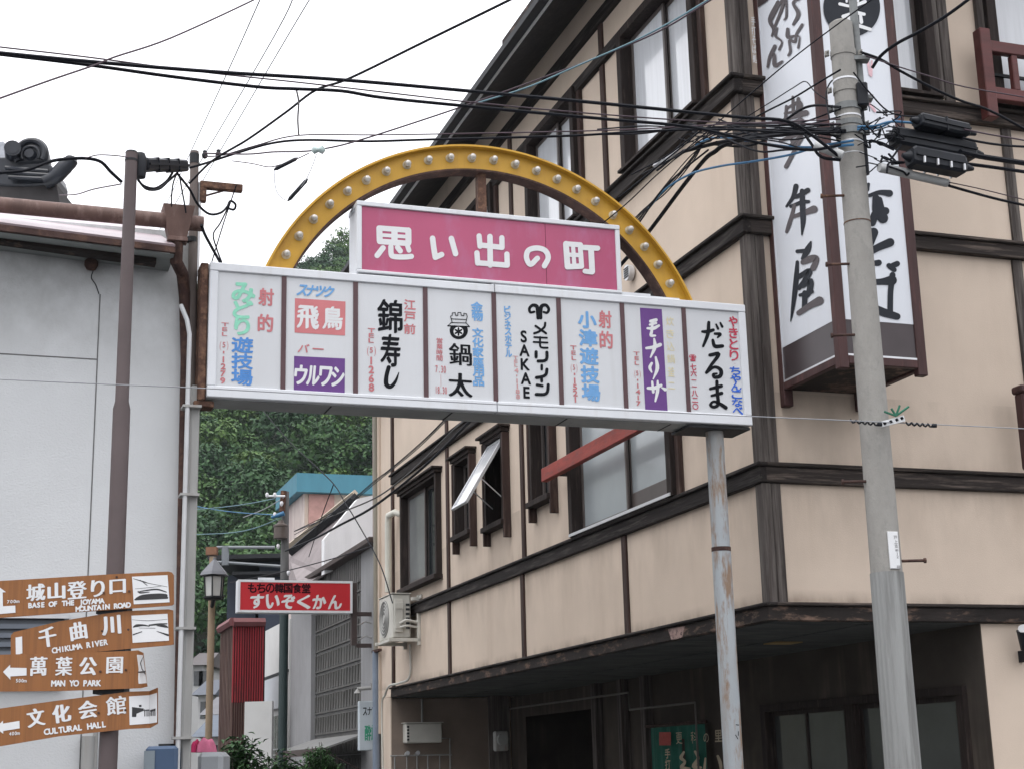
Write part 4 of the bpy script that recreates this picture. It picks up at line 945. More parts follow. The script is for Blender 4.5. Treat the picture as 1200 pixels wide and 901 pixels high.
# gutter, hopper and downpipe
g0, g1 = on_v(.30, -300, 212), on_v(.30, 238, 263)
mb = MB(); mb.tube([g0, g1], .058, 14); gu = obj('gutter', mb, M_COPPER, wbd, smooth=True)
hc = on_v(.30, 208, 262)
mb = MB(); hp = [(.115, .115), (.112, .10), (.085, -.04), (.066, -.12), (.072, -.125), (.072, -.15), (.055, -.155)]
for (r0, z0), (r1, z1) in zip(hp[:-1], hp[1:]):
    k = [(-1, -1), (1, -1), (1, 1), (-1, 1)]
    mb.add([hc + B * (r0 * x) + A * (r0 * .8 * y) + Z * z0 for x, y in k] + [hc + B * (r1 * x) + A * (r1 * .8 * y) + Z * z1 for x, y in k], [(i, (i + 1) % 4, 4 + (i + 1) % 4, 4 + i) for i in range(4)])
obj('hopper', mb, M_COPPER, wbd, bevel=.004)
mb = MB(); mb.tube([hc - Z * .14, hc - Z * .30, on_v(.14, 214, 322), on_v(.06, 216.5, 350), on_v(.05, 217, 420), on_v(.05, 213, 640), on_v(.05, 209, 880), VW.m(-4.93, .05, 0)], [.048, .046, .046, .042, .034, .034, .034, .034], 10); obj('downpipe', mb, M_RUSTD, wbd, smooth=True)
# louvred window and conduits low on the wall
u0, z1 = VW.uz(-60, 725); u1, z0 = VW.uz(72, 806)
mb = MB(VW.m); mb.box(u0, u1, -.0, .05, z0, z1)
lv = obj('louvre_window', mb, mat('slate blue frame', (.10, .115, .135), .5, .15, 5), wbd, bevel=.005)
mb = MB(VW.m)
for i in range(7): mb.box(u0 + .03, u1 - .03, .051, .075, z0 + .03 + i * .062, z0 + .062 + i * .062)
obj('slat', mb, mat('slate blue slat', (.13, .15, .18), .45, .15, 6), lv)
mb = MB(VW.m); mb.box(u0 - .03, u1 + .03, .0, .09, z1 + .002, z1 + .04); obj('sill', mb, M_ALU, lv)
mb = MB(); mb.tube([on_v(.05, 104, 862), VW.m(VW.uz(104, 862)[0], .05, 0)], .045, 10); mb.tube([on_v(.05, 113, 838), VW.m(VW.uz(113, 838)[0], .05, 0)], .018, 8); obj('conduit', mb, M_GREYST, wbd, smooth=True)

# tiled roof of the house behind, with its ridge end
def yw(y): return lambda px, py: at_y(px, py, y)
TY = 13.6
th = thing('tiled_house', at_y(-60, 300, TY + 2) * np.array([1, 1, 0]), 'house with dark glazed roof tiles and ornamental ridge end above the rusty gutter', 'house')
P_ = yw(TY)
def px_prism(pts, y0, y1, m, name, parent, bevel=0.0, smooth=False):
    """outline at distance y0, given real thickness along y"""
    f = [at_y(px, py, y0) for px, py in pts]; n = len(f); d = np.array([0, y1 - y0, 0])
    mb = MB(); mb.add(f + [q + d for q in f], [tuple(range(n)), tuple(range(2 * n - 1, n - 1, -1))] + [(i, (i + 1) % n, n + (i + 1) % n, n + i) for i in range(n)])
    return obj(name, mb, m, parent, bevel=bevel, smooth=smooth)
c = P_(36, 181)
mb = MB()
an = np.linspace(-.5, math.pi + .6, 26)
prof = [c + np.array([.172 * math.cos(t), 0, .178 * math.sin(t)]) for t in an]
mb.add(prof + [q + np.array([-.06, .30, 0]) for q in prof], [tuple(range(26)), tuple(range(51, 25, -1))] + [(i, (i + 1) % 26, 26 + (i + 1) % 26, 26 + i) for i in range(26)])
og = obj('ridge_end_tile', mb, M_TILE, th, bevel=.02)
mb = MB(); mb.tube([c + np.array([.135 * math.cos(t), -.012, .135 * math.sin(t)]) for t in an], .028, 8); mb.tube([c + np.array([.085 * math.cos(t), -.01, -.01 + .085 * math.sin(t)]) for t in an], .016, 8); obj('rim', mb, M_TILE, og, smooth=True)
mb = MB(); mb.tube([c + np.array([0, -.05, -.01]), c + np.array([0, .0, -.01])], [.045, .06], 14); obj('boss', mb, M_TILE, og, smooth=True)
q = P_(17, 179)
mb = MB(); mb.tube([q + np.array([.02, -.12, -.005]), q + np.array([-.10, .30, .0])], .078, 16); mb.tube([q + np.array([.02, -.125, -.005]), q + np.array([.018, -.118, -.005])], .06, 16); obj('round_tile', mb, M_TILE, th, smooth=True)
mb = MB(); mb.tube(smooth_pts([P_(52, 214), P_(64, 208), P_(74, 198), P_(82, 190), P_(84, 184)], 4), [.07] * 5 + [.075] * 5 + [.07] * 4 + [.055] * 2 + [.04], 12); obj('horn_tile', mb, M_TILE, th, smooth=True)
px_prism([(-60, 184), (8, 184), (14, 188), (40, 190), (60, 193), (63, 204), (62, 216), (30, 218), (-60, 216)], TY + .02, TY + .5, M_TILE, 'ridge_body', th, .015)
for k in range(3): 
    mb = MB(); mb.tube([P_(8 + k * 2, 199 + k * 5.5) + np.array([0, -.04, 0]), P_(58 + k * 1, 203 + k * 4.6) + np.array([0, -.04, 0])], .022, 8); obj('tile_course', mb, M_TILE, th, smooth=True)
px_prism([(-60, 214), (66, 216), (70, 238), (60, 246), (-60, 246)], TY + .05, TY + .6, mat('tile bedding', (.03, .027, .028), .8, .3, 6), 'ridge_base', th)
px_prism([(-60, 172), (4, 166), (8, 190), (-60, 190)], TY + .3, TY + .8, mat('pale ridge mortar', (.42, .44, .48), .7, .3, 12), 'ridge_wall', th)
mb = MB(); c0, c1 = P_(-80, 243), P_(66, 243)
slab(mb, [c0 + np.array([0, 0, -.1]), c1 + np.array([0, 0, -.1]), c1 + np.array([-1.2, 4, -1.3]), c0 + np.array([0, 4, -1.3])], .08); obj('roof', mb, M_TILE, th)
mb = MB(); mb.box(c0[0] - 3, c1[0] - .6, TY + .3, TY + 6, 0, c1[2] - 1.2); obj('wall', mb, M_WSTUC, th)

# ================================================================ BROWN SIGNPOST with its finger boards
bp_ = np.array([-2.50, 9.5, 0])
spst = thing('signpost', bp_, 'tall brown steel pole carrying four brown wooden direction boards before the stucco wall', 'signpost')
zt, zs = at_y(151, 180, 9.5)[2], at_y(143, 472, 9.5)[2]
mb = MB(); mb.tube([bp_, bp_ + Z * (zs - .04), bp_ + Z * (zs + .01), bp_ + Z * zt], [.057, .0545, .043, .040], 20); obj('pole', mb, M_BROWNP, spst, smooth=True)
mb = MB(); mb.tube([bp_ + Z * (zt + .001), bp_ + Z * (zt + .012)], [.042, .036], 20); mb.tube([bp_ + Z * (zt - .06), bp_ + Z * (zt - .045)], .0425, 20); obj('cap', mb, M_DGREY, spst, smooth=True)
BK = mat('black picture ink', (.02, .02, .022), .5, .1, 5)
def board(st, y, label, crop):
    """stations (x_top, y_top, x_bottom, y_bottom, bend) along a board, left to right"""
    n = len(st); fr = []; bk = []
    for xt, yt, xb, yb, bend in st:
        for x, yy in ((xt, yt), (xb, yb)):
            px, py = crop[0] + x / crop[2], crop[1] + yy / crop[2]
            q = at_y(px, py, y - bend); fr.append(q); bk.append(q + np.array([0, .012, 0]))
    mb = MB(); f = []
    for i in range(n - 1):
        a0, a1, b0, b1 = 2 * i, 2 * i + 1, 2 * i + 2, 2 * i + 3; k = 2 * n
        f += [(a0, b0, b1, a1), (k + a1, k + b1, k + b0, k + a0), (a0, k + a0, k + b0, b0), (a1, b1, k + b1, k + a1)]
    f += [(0, 1, 2 * n + 1, 2 * n), (2 * n - 2, 4 * n - 2, 4 * n - 1, 2 * n - 1)]
    mb.add(fr + bk, f); o = obj('direction_board', mb, M_WOODSIGN, spst); o['label'] = label
    return o, Plane(np.array([0, y, 0]), np.array([1., 0, 0]), np.array([0, -1., 0])).off(.0025)
C3, C4 = (0, 660, 5.714), (0, 750, 5.714)
Y1 = 9.40
o, pl = board([(-280, 135, -280, 382, 0), (0, 115, 0, 362, 0), (700, 73, 700, 312, 0), (1125, 52, 1125, 282, 0), (1150, 58, 1150, 279, 0), (1162, 75, 1163, 270, 0)], Y1, 'brown board to the mountain road with a white upward arrow', C3)
w = Writer(pl, C3, 0)
w.char('城', 240, 192, 118, 112, M_LETW, bold=.045, nib='mincho', tilt=.06); w.char('山', 378, 182, 108, 108, M_LETW, bold=.06, nib='mincho', tilt=.06); w.char('登', 515, 176, 124, 116, M_LETW, bold=.045, nib='mincho', tilt=.06)
w.char('り', 655, 165, 84, 112, M_LETW, bold=.06, nib='mincho', tilt=.05); w.char('口', 788, 152, 100, 92, M_LETW, bold=.06, nib='mincho', tilt=.05)
w.horz('BASE OF THE JOYAMA', 188, 280, 698, 247, 34, M_LETW, gap=.02, bold=.09, tilt=.05); w.horz('MOUNTAIN ROAD', 508, 304, 875, 274, 34, M_LETW, gap=.02, bold=.09, tilt=.06)
w.horz('700m', 45, 255, 130, 250, 22, M_LETW, gap=.05, bold=.04)
w.poly([(-40, 195), (0, 160), (40, 190), (18, 192), (20, 285), (102, 280), (104, 328), (-15, 338), (-15, 198)], M_LETW)
w.poly([(884, 87), (1122, 76), (1136, 258), (896, 272)], M_LETW)
for p in ([(892, 100, 3), (960, 120, 8), (1000, 132, 4), (1120, 155, 3)], [(940, 110, 4), (985, 145, 5)], [(920, 190, 3), (960, 182, 8), (1050, 172, 10), (1115, 190, 6)], [(925, 185, 6), (940, 195, 10), (1000, 190, 5)], [(905, 168, 2), (1000, 160, 3), (1080, 150, 2)], [(915, 235, 16), (960, 222, 30), (1060, 214, 30), (1110, 215, 26)], [(905, 240, 10), (1120, 228, 14)]): w.stroke(p, BK)
w.done('lettering', o)
o, pl = board([(72, 480, 72, 640, 0), (92, 458, 92, 640, 0), (400, 385, 400, 612, 0), (700, 335, 700, 585, 0), (860, 316, 860, 570, 0), (1130, 305, 1140, 545, 0), (1158, 312, 1162, 540, 0)], Y1 + .02, 'brown board to the river with two clipped corners', C3)
w = Writer(pl, C3, 0)
w.char('千', 318, 492, 108, 130, M_LETW, bold=.06, nib='mincho', tilt=.17); w.char('曲', 525, 450, 104, 118, M_LETW, bold=.055, nib='mincho', tilt=.17); w.char('川', 745, 412, 116, 125, M_LETW, bold=.06, nib='mincho', tilt=.1)
w.horz('CHIKUMA RIVER', 348, 582, 722, 522, 38, M_LETW, gap=.02, bold=.08, tilt=.15)
w.poly([(104, 494), (148, 487), (150, 600), (106, 612)], M_LETW)
w.poly([(880, 348), (1122, 335), (1132, 515), (888, 530)], M_LETW)
for p in ([(885, 375, 2), (980, 382, 4), (1060, 378, 3), (1120, 372, 2)], [(892, 425, 6), (915, 415, 18), (960, 412, 12), (1000, 418, 6)], [(1000, 412, 10), (1060, 405, 12), (1118, 402, 8)], [(1050, 415, 4), (1100, 418, 18), (1122, 425, 10)], [(892, 475, 8), (950, 455, 5)], [(1050, 452, 3), (1125, 478, 14)], [(930, 430, 2), (1040, 432, 3)]): w.stroke(p, BK)
w.done('lettering', o)
o, pl = board([(-280, 100, -280, 358, 0), (0, 95, 0, 342, 0), (400, 84, 400, 338, 0), (860, 70, 865, 322, 0), (925, 66, 945, 318, .05), (958, 82, 985, 308, .14)], Y1 - .02, 'brown board to the park, curled at its end, with a white left arrow', C4)
w = Writer(pl, C4, 0)
w.char('萬', 258, 172, 108, 126, M_LETW, bold=.04, nib='mincho'); w.char('葉', 428, 172, 106, 124, M_LETW, bold=.04, nib='mincho'); w.char('公', 590, 172, 108, 120, M_LETW, bold=.06, nib='mincho'); w.char('園', 768, 165, 104, 108, M_LETW, bold=.04, nib='mincho')
w.horz('MAN YO PARK', 345, 286, 676, 284, 40, M_LETW, gap=.02, bold=.08); w.horz('500m', 104, 268, 178, 268, 24, M_LETW, gap=.02, bold=.04)
w.poly([(20, 210), (68, 162), (68, 182), (178, 184), (178, 234), (70, 240), (70, 264)], M_LETW)
w.poly([(868, 98), (912, 96), (922, 290), (874, 292)], M_LETW)
for p in ([(872, 215, 12), (915, 214, 14)], [(875, 175, 2), (915, 172, 3)], [(880, 250, 2), (918, 240, 3)]): w.stroke(p, BK)
w.done('lettering', o)
oc = Plane(pl.p0, pl.u, pl.n).off(.07); w = Writer(oc, C4, .0)
f0 = [(912, 96, .03), (925, 95, .052), (957, 98, .142), (983, 285, .142), (945, 289, .052), (922, 290, .03)]
mb = MB(); V0 = [at_y(x / 5.714, 750 + y / 5.714, Y1 - .02 - d - .004) for x, y, d in f0]; mb.add(V0, [(0, 1, 4, 5), (1, 2, 3, 4)]); obj('picture', mb, M_LETW, o)
mb = MB(); mb.tube([at_y(x / 5.714, 750 + y / 5.714, Y1 - .02 - d - .006) for x, y, d in ((960, 108, .14), (940, 150, .08), (950, 190, .10), (972, 225, .142))], .0025, 4); mb.tube([at_y(x / 5.714, 750 + y / 5.714, Y1 - .02 - d - .006) for x, y, d in ((925, 212, .052), (972, 208, .142))], .004, 4); obj('picture_ink', mb, BK, o)
o, pl = board([(-280, 515, -280, 760, 0), (0, 455, 0, 708, 0), (400, 400, 400, 640, 0), (865, 342, 865, 592, 0), (1000, 338, 1005, 585, .0), (1056, 316, 1056, 556, .10)], Y1 + .0, 'lowest brown board, to the hall, its end curled outward', C4)
w = Writer(pl, C4, 0)
w.char('文', 240, 515, 108, 120, M_LETW, bold=.06, nib='mincho', tilt=.16); w.char('化', 412, 488, 112, 120, M_LETW, bold=.06, nib='mincho', tilt=.16); w.char('会', 588, 462, 118, 118, M_LETW, bold=.055, nib='mincho', tilt=.14); w.char('館', 778, 435, 128, 122, M_LETW, bold=.035, nib='mincho', tilt=.1)
w.horz('CULTURAL HALL', 295, 612, 712, 558, 40, M_LETW, gap=.02, bold=.08, tilt=.13); w.horz('400m', 60, 625, 132, 618, 24, M_LETW, gap=.02, bold=.04)
w.poly([(-30, 585), (20, 536), (20, 556), (130, 538), (132, 588), (22, 606), (22, 625)], M_LETW)
w.poly([(864, 374), (1000, 366), (1002, 556), (868, 566)], M_LETW)
for p in ([(884, 412, 3), (884, 510, 4)]),: pass
w.poly([(884, 445), (962, 455), (964, 470), (915, 490), (912, 512), (884, 512)], BK); w.poly([(930, 432), (948, 430), (948, 445), (932, 446)], BK)
for x in (970, 985, 998): w.stroke([(x, 462, 6), (x, 505, 7)], BK)
w.stroke([(965, 470, 6), (1000, 466, 6)], BK)
w.done('lettering', o)
f0 = [(1000, 366, .002), (1052, 350, .096), (1052, 548, .096), (1002, 556, .002)]
mb = MB(); mb.add([at_y(x / 5.714, 750 + y / 5.714, Y1 - d - .004) for x, y, d in f0], [(0, 1, 2, 3)]); obj('picture', mb, M_LETW, o)
mb = MB(); mb.tube([at_y(x / 5.714, 750 + y / 5.714, Y1 - d - .006) for x, y, d in ((1008, 470, .018), (1040, 462, .076))], .006, 4)
for x, d in ((1012, .026), (1026, .05), (1038, .072)): mb.tube([at_y(x / 5.714, 750 + y / 5.714, Y1 - d - .006) for y in (465, 505)], .004, 4)
obj('picture_ink', mb, BK, o)
mb = MB()
for x, y, cr in ((695, 196, C3), (865, 185, C3), (782, 90, C3), (685, 452, C3), (860, 442, C3), (673, 208, C4), (843, 197, C4), (660, 485, C4), (840, 466, C4)):
    q = at_y(cr[0] + x / cr[2], cr[1] + y / cr[2], Y1 - .021 if cr is C4 and y < 300 else Y1 - .002); mb.tube([q, q - np.array([0, .006, 0])], .007, 8)
obj('bolt', mb, M_RUSTD, spst)
mb = MB(); 
for z in (at_y(130, 716, 9.5)[2], at_y(130, 762, 9.5)[2], at_y(130, 809, 9.5)[2]): mb.box(-2.59, -2.40, 9.425, 9.56, z - .02, z + .02)
obj('clamp', mb, M_DGREY, spst)

# ================================================================ CONCRETE POLE
PX, PY = 2.49, 10.3
pole = thing('concrete_pole', (PX, PY, 0), 'tapered concrete utility pole crowded with bands and cables in front of the tall sign', 'utility pole')
PC = np.array([PX, PY, 0.])
ptop = at_y(985, 29, PY)[2]
rad = lambda z: .1200 - .0050 * z
mb = MB(); zl = np.linspace(0, ptop, 12)
mb.tube([PC + Z * z for z in zl] + [PC + Z * (ptop + .015)], [rad(z) for z in zl] + [rad(ptop) - .02], 28); obj('shaft', mb, M_CONC, pole, smooth=True)
zsheet = at_y(1040, 671, PY)[2]
mb = MB(); n_ = 40; ring_ = []
for z in np.linspace(.9, zsheet, 8): ring_.append([PC + Z * z + (rad(z) + .004 + .0022 * math.cos(t * 20)) * np.array([math.cos(t), math.sin(t), 0]) for t in np.linspace(0, 2 * math.pi, 121)[:-1]])
mb.add([p for r in ring_ for p in r], [(i * 120 + j, i * 120 + (j + 1) % 120, (i + 1) * 120 + (j + 1) % 120, (i + 1) * 120 + j) for i in range(7) for j in range(120)])
obj('ribbed_sheet', mb, M_CONCL, pole)
def zat(py): return at_y(1000 + (py - 180) * .08, py, PY)[2]
def band(py, h, m, ex=.006, name='band'):
    z = zat(py); mb = MB(); mb.tube([PC + Z * (z - h / 2), PC + Z * (z + h / 2)], rad(z) + ex, 24)
    d = np.array([-.3, -1, 0]); d /= np.linalg.norm(d); e_ = np.cross(d, Z)
    if ex > .004:
        for sd in (1, -1):
            q = PC + Z * z + np.array([sd * 1., -.12, 0]) * (rad(z) + .035)
            mb.tube([q + Z * (h * .35) , q - Z * (h * .35)], .018, 6); mb.tube([q + np.array([0, -.05, 0]), q + np.array([0, .05, 0])], .007, 6)
    return obj(name, mb, m, pole)
for py, h, m, ex in ((64, .05, M_CONC, .006), (96, .014, M_ALU, .003), (107, .045, M_CONC, .006), (128, .05, M_GALV, .010), (139, .012, M_ALU, .003), (147, .04, M_GALV, .008), (157, .05, M_GALV, .012), (169, .012, M_ALU, .003), (183, .006, M_ALU, .002), (262, .008, M_RUST, .003)):
    band(py, h, m, ex)
# slim steel pipe strapped to the upper part
s0, s1 = at_y(1010, 124, PY + .02), at_y(998, -60, PY + .02)
mb = MB(); d_ = s1 - s0; d_ = np.array([0, 0, d_[2]]); mb.tube([s0, s0 + d_], .030, 14); obj('steel_extension', mb, M_GALV, pole, smooth=True)
mb = MB(); q = at_y(1010, 112, PY - .06); mb.box(q[0] - .04, q[0] + .04, q[1] - .04, q[1] + .05, q[2] - .09, q[2] + .09); obj('clamp_block', mb, M_CLOSE, pole, bevel=.01)
for py in (72, 118):
    z = zat(py); mb = MB(); mb.box(PX - .02, PX + .18, PY - .06, PY + .02, z - .015, z + .015); obj('strap', mb, M_GALV, pole)
# climbing bolts
for px, py, sd in ((974, 230, -1), (980, 310, -1), (985, 393, -1), (1005, 564, -1), (1072, 658, 1)):
    z = at_y(1040, py, PY)[2]; r = rad(z); x0 = PX + sd * (r - .01); L_ = .155
    mb = MB(); mb.tube([(x0, PY - .03, z), (x0 + sd * L_, PY - .03, z)], .010, 8); mb.tube([(x0 + sd * L_, PY - .03, z), (x0 + sd * (L_ + .014), PY - .03, z)], .018, 10); obj('climbing_bolt', mb, M_RUSTD if py > 300 else M_RUST, pole)
# number plate
z0, z1 = at_y(1050, 668, PY)[2], at_y(1050, 625, PY)[2]
PLn = Plane(np.array([PX + .035, PY - rad(2.8) - .004, 0]), np.array([.96, .28, 0]), np.array([.28, -.96, 0]))
mb = MB(PLn.m); mb.box(-.035, .040, -.012, .0, z0, z1); npl = obj('number_plate', mb, M_LETW, pole, bevel=.002)
w = Writer(PLn, (850, 450, 3.337), .001)
w.vert('戸上支', 664, 590, 670, 640, 14, M_INKG); w.vert('幹12', 670, 642, 674, 680, 12, M_INKG); w.char('号', 678, 715, 18, 14, M_INKG)
w.done('lettering', npl)
mb = MB(); mb.tube([PC + np.array([.09, .0, at_y(1010, 205, PY)[2]]), PC + np.array([.09, 0, zat(100)])], .028, 8); obj('cable_riser', mb, M_CLOSE, pole, smooth=True)
# wire tag on the guy wire collar
q0, q1, q2, q3 = [at_y(x, y, PY - .16) for x, y in ((1031, 494), (1059, 486), (1061, 493), (1033, 500))]
mb = MB(); mb.add([q0, q1, q2, q3] + [q + np.array([0, .02, 0]) for q in (q0, q1, q2, q3)], [(0, 1, 2, 3), (7, 6, 5, 4), (0, 4, 5, 1), (1, 5, 6, 2), (2, 6, 7, 3), (3, 7, 4, 0)])
wt = tag(obj('wire_marker', mb, M_LETW), 'small striped white marker tag on the thin wire crossing the concrete pole', 'marker')
mb = MB()
for x in (1036, 1043, 1050, 1056): mb.tube([at_y(x, 494.5 - (x - 1036) * .3, PY - .162), at_y(x + 2, 497 - (x - 1036) * .3, PY - .162)], .010, 4)
obj('stripe', mb, M_INK, wt)

for x0, y0, x1, y1, l in ((997, 493, 1030, 497, 'dark twisted tie on the thin wire left of the concrete pole'), (1062, 496, 1094, 498.5, 'dark twisted tie on the thin wire right of the striped tag')):
    mb = MB(); P0, P1 = at_y(x0, y0, PY - .17), at_y(x1, y1, PY - .17)
    mb.tube([P0 + (P1 - P0) * i / 24 + .010 * np.array([0, math.sin(i * 1.3), math.cos(i * 1.3)]) for i in range(25)], .007, 5); mb.tube([P1 + np.array([-.01, 0, 0]), P1 + np.array([.02, 0, 0])], .014, 8)
    tag(obj('wire_tie', mb, M_CLOSE), l, 'wire tie')
mb = MB(); q_ = at_y(1050, 487, PY - .17)
for dx, dz in ((-.08, .03), (-.03, .05), (.03, .07), (.09, .06)): mb.tube([q_, q_ + np.array([dx, -.01, dz])], .008, 5)
tag(obj('cord_knot', mb, mat('green cord', (.03, .16, .10), .8, .2, 20)), 'knot of green cord above the striped tag on the concrete pole', 'cord')

# ================================================================ CABLES
def path(pts, y0, y1, k=6):
    """pixel path with the distance at both ends; 1/distance runs evenly along the picture, as for a straight span"""
    P = np.array([p[:2] for p in pts], float); s = np.r_[0, np.cumsum(np.hypot(*np.diff(P, axis=0).T))]; s /= s[-1]
    out = []
    for (x, y), t in zip(P, s): out.append(at_y(x, y, 1 / ((1 - t) / y0 + t / y1)))
    return smooth_pts(out, k)
def cable(label, pts, y0, y1, r, m=None, group=None, name='overhead_cable', k=6, cat='cable'):
    L_ = path(pts, y0, y1, k)
    out_ = lambda q: q[0] < -5 or q[0] > 1200 or q[1] < -1
    if out_(pts[0]): d = L_[0] - L_[2]; L_ = [L_[0] + d / np.linalg.norm(d) * 9] + L_       # spans run on beyond the picture
    if out_(pts[-1]): d = L_[-1] - L_[-3]; L_ = L_ + [L_[-1] + d / np.linalg.norm(d) * 9]
    mb = MB(); mb.tube(L_, r, 6)
    return tag(obj(name, mb, m or M_CABLE, smooth=True), label, cat, group)
G_ = 'overhead cables'
YP = 10.12
cable('uppermost thick black cable sweeping in from the upper sky to the concrete pole', [(-40, 58), (0, 62.5), (110, 73), (250, 84.5), (400, 94), (560, 108), (700, 121), (860, 137), (920, 142), (950, 158), (985, 185)], 8.2, YP, .0118, group=G_)
cable('second thick black cable dipping under the uppermost one before the eave', [(-40, 59), (0, 64), (100, 76), (200, 90), (300, 102), (345, 104.5), (400, 107), (450, 115), (560, 126), (700, 139), (800, 148), (850, 158), (900, 170), (950, 176), (985, 170)], 8.25, YP, .011, group=G_)
cable('thin purple wire running between the two thick black cables', [(-40, 50), (0, 55.5), (100, 67), (230, 84), (360, 98), (480, 112), (560, 121), (700, 134), (850, 144), (985, 145.5)], 8.3, YP, .005, M_CABLEP, G_, 'overhead_wire', cat='wire')
cable('thin twisted wire slanting up through the sky at the far corner', [(-30, 126), (0, 115.5), (60, 94), (110, 77), (135, 67), (200, 45), (298, 0), (330, -18)], 7.5, 9.0, .006, M_CABLEP, G_, 'overhead_wire', cat='wire')
cable('straight black wire rising from the wooden pole across the sky over the arch', [(222, 215), (250, 188), (290, 164), (335, 132), (370, 106), (410, 92), (500, 48), (600, -1), (640, -22)], 10.7, 8.0, .0085, group=G_, name='overhead_wire', cat='wire')
cable('black service cable from the wooden pole over the arch top to the concrete pole', [(222, 197), (240, 192), (280, 179), (320, 168), (360, 164.5), (430, 166), (500, 164), (600, 161.5), (680, 159), (760, 154), (850, 152), (930, 156), (985, 155)], 10.75, YP, .009, group=G_)
cable('thin purple wire just above the service cable over the arch', [(240, 184), (262, 182), (300, 171), (350, 159), (440, 158.5), (540, 157), (640, 155), (740, 152), (850, 146), (985, 140)], 10.75, YP, .005, M_CABLEP, G_, 'overhead_wire', cat='wire')
cable('thin wire through a glass insulator climbing to the upper windows, bluish at its end', [(240, 180), (290, 181), (320, 178.5), (350, 178), (372, 176), (410, 168), (480, 146), (560, 119), (640, 90), (720, 60), (780, 33), (840, -4)], 10.7, 9.6, .006, M_CABLEP, G_, 'overhead_wire', cat='wire')
cable('pale teal drop wire beside the upper windows', [(560, 121), (620, 102), (680, 76), (740, 50), (790, 24), (840, -6)], 9.8, 9.5, .006, mat('dull teal sheath', (.10, .20, .24), .5, .1, 6), G_, 'overhead_wire', cat='wire')
cable('thin wire slanting down from the upper sky past the tall sign to the beige wall', [(1030, -6), (980, 30), (930, 68), (880, 110), (820, 162), (770, 205), (733, 240), (690, 275)], 9.8, 12.0, .005, group=G_, name='overhead_wire', cat='wire')
cable('knotted thin wire with sleeves across the front of the tall sign upper part', [(985, 82), (958, 98), (930, 115), (900, 130), (870, 146), (842, 160), (800, 180), (752, 205)], YP, 12.0, .007, group=G_, name='overhead_wire', cat='wire')
cable('thin wire with a loop above the knotted one on the tall sign', [(970, 118), (955, 108), (944, 96), (930, 103), (900, 122), (870, 140), (830, 160)], YP, 11.2, .004, group=G_, name='overhead_wire', cat='wire')
cable('black cable crossing the tall sign and curving into the pole just above the bands', [(985, 126), (955, 124), (935, 131), (910, 150), (895, 165), (870, 172), (830, 170), (800, 178), (770, 200)], YP, 12.2, .010, group=G_)
# drops along the lane
cable('thick black drop cable running down the lane facade to the far lane pole', [(985, 154), (930, 153), (885, 160), (850, 170), (838, 178), (826, 187), (800, 219), (761, 271), (729, 309), (690, 350), (620, 423), (548, 496), (505, 539), (466, 572), (432, 597), (400, 614), (370, 630), (335, 645)], YP, 28, .0185, group='drop cables along the lane')
for i, (dx, dy, lab_) in enumerate(((0, 0, 'uppermost thin drop wire of the bundle over the arch shoulder'), (5, 4, 'middle thin drop wire of the bundle over the arch shoulder'), (9, 9, 'lowest thin drop wire of the bundle over the arch shoulder'))):
    cable(lab_, [(985, 146 + dy), (900, 148 + dy), (850, 148 + dy), (829, 158 + dy * .6), (814, 181 + dy * .6), (796, 203 + dy * .7), (777, 224 + dy * .6), (762, 239 + dy * .2), (746, 254 + dy * .6), (700, 301 + dy), (610, 396 + dy), (520, 492 + dy * .4), (488, 523 + dy * .4), (455, 551 + dy * .3), (440, 562 + dy * .4), (400, 594 + dy * .4), (345, 622 + dy)], YP, 27, .006, group='drop cables along the lane', name='drop_wire', cat='wire')
cable('twisted pair drop wire below the gate sign along the beige facade', [(560, 480), (530, 505), (500, 535), (470, 562), (440, 583), (400, 600), (345, 622)], 17, 28, .011, mat('worn black twist', (.05, .05, .05), .6, .4, 40), 'drop cables along the lane', 'drop_wire', cat='wire')
cable('blue cable curving from the concrete pole in front of the tall sign, upper one', [(1000, 170), (960, 173), (920, 172), (880, 166), (850, 162), (832, 163), (815, 170)], YP, 11.6, .010, M_CABLEB, 'blue cables', 'blue_cable')
cable('blue cable falling away from the concrete pole to the bundle over the arch, lower one', [(1000, 165), (960, 172), (925, 182), (880, 190), (845, 195), (810, 204), (780, 222), (760, 245)], YP, 12.4, .009, M_CABLEB, 'blue cables', 'blue_cable')
cable('heavy black lead with a bend entering the grey sleeve beside the pole', [(800, 178), (850, 166), (900, 160), (950, 155), (990, 154)], 11.6, YP, .016, group=G_)
cable('black loop hanging below the pole bands beside the grey sleeve', [(905, 142), (935, 150), (950, 168), (962, 184), (985, 188)], YP + .2, YP, .012, group=G_)
for i, (pts, lab_) in enumerate((([(870, 160), (900, 155), (940, 148), (985, 137)], 'short wire tying the cable bundle to the pole top band'), ([(850, 145), (880, 158), (930, 164), (985, 150)], 'short wire crossing under the cable bundle in front of the tall sign'), ([(842, 160), (870, 162), (910, 166), (945, 176)], 'short wire ending at the grey sleeve mouth'), ([(1000, 100), (990, 92), (975, 95), (968, 112), (972, 140)], 'small wire loop hooked on the pole beside its top'))):
    cable(lab_, pts, 10.6, YP, .006, group=G_, name='overhead_wire', cat='wire')
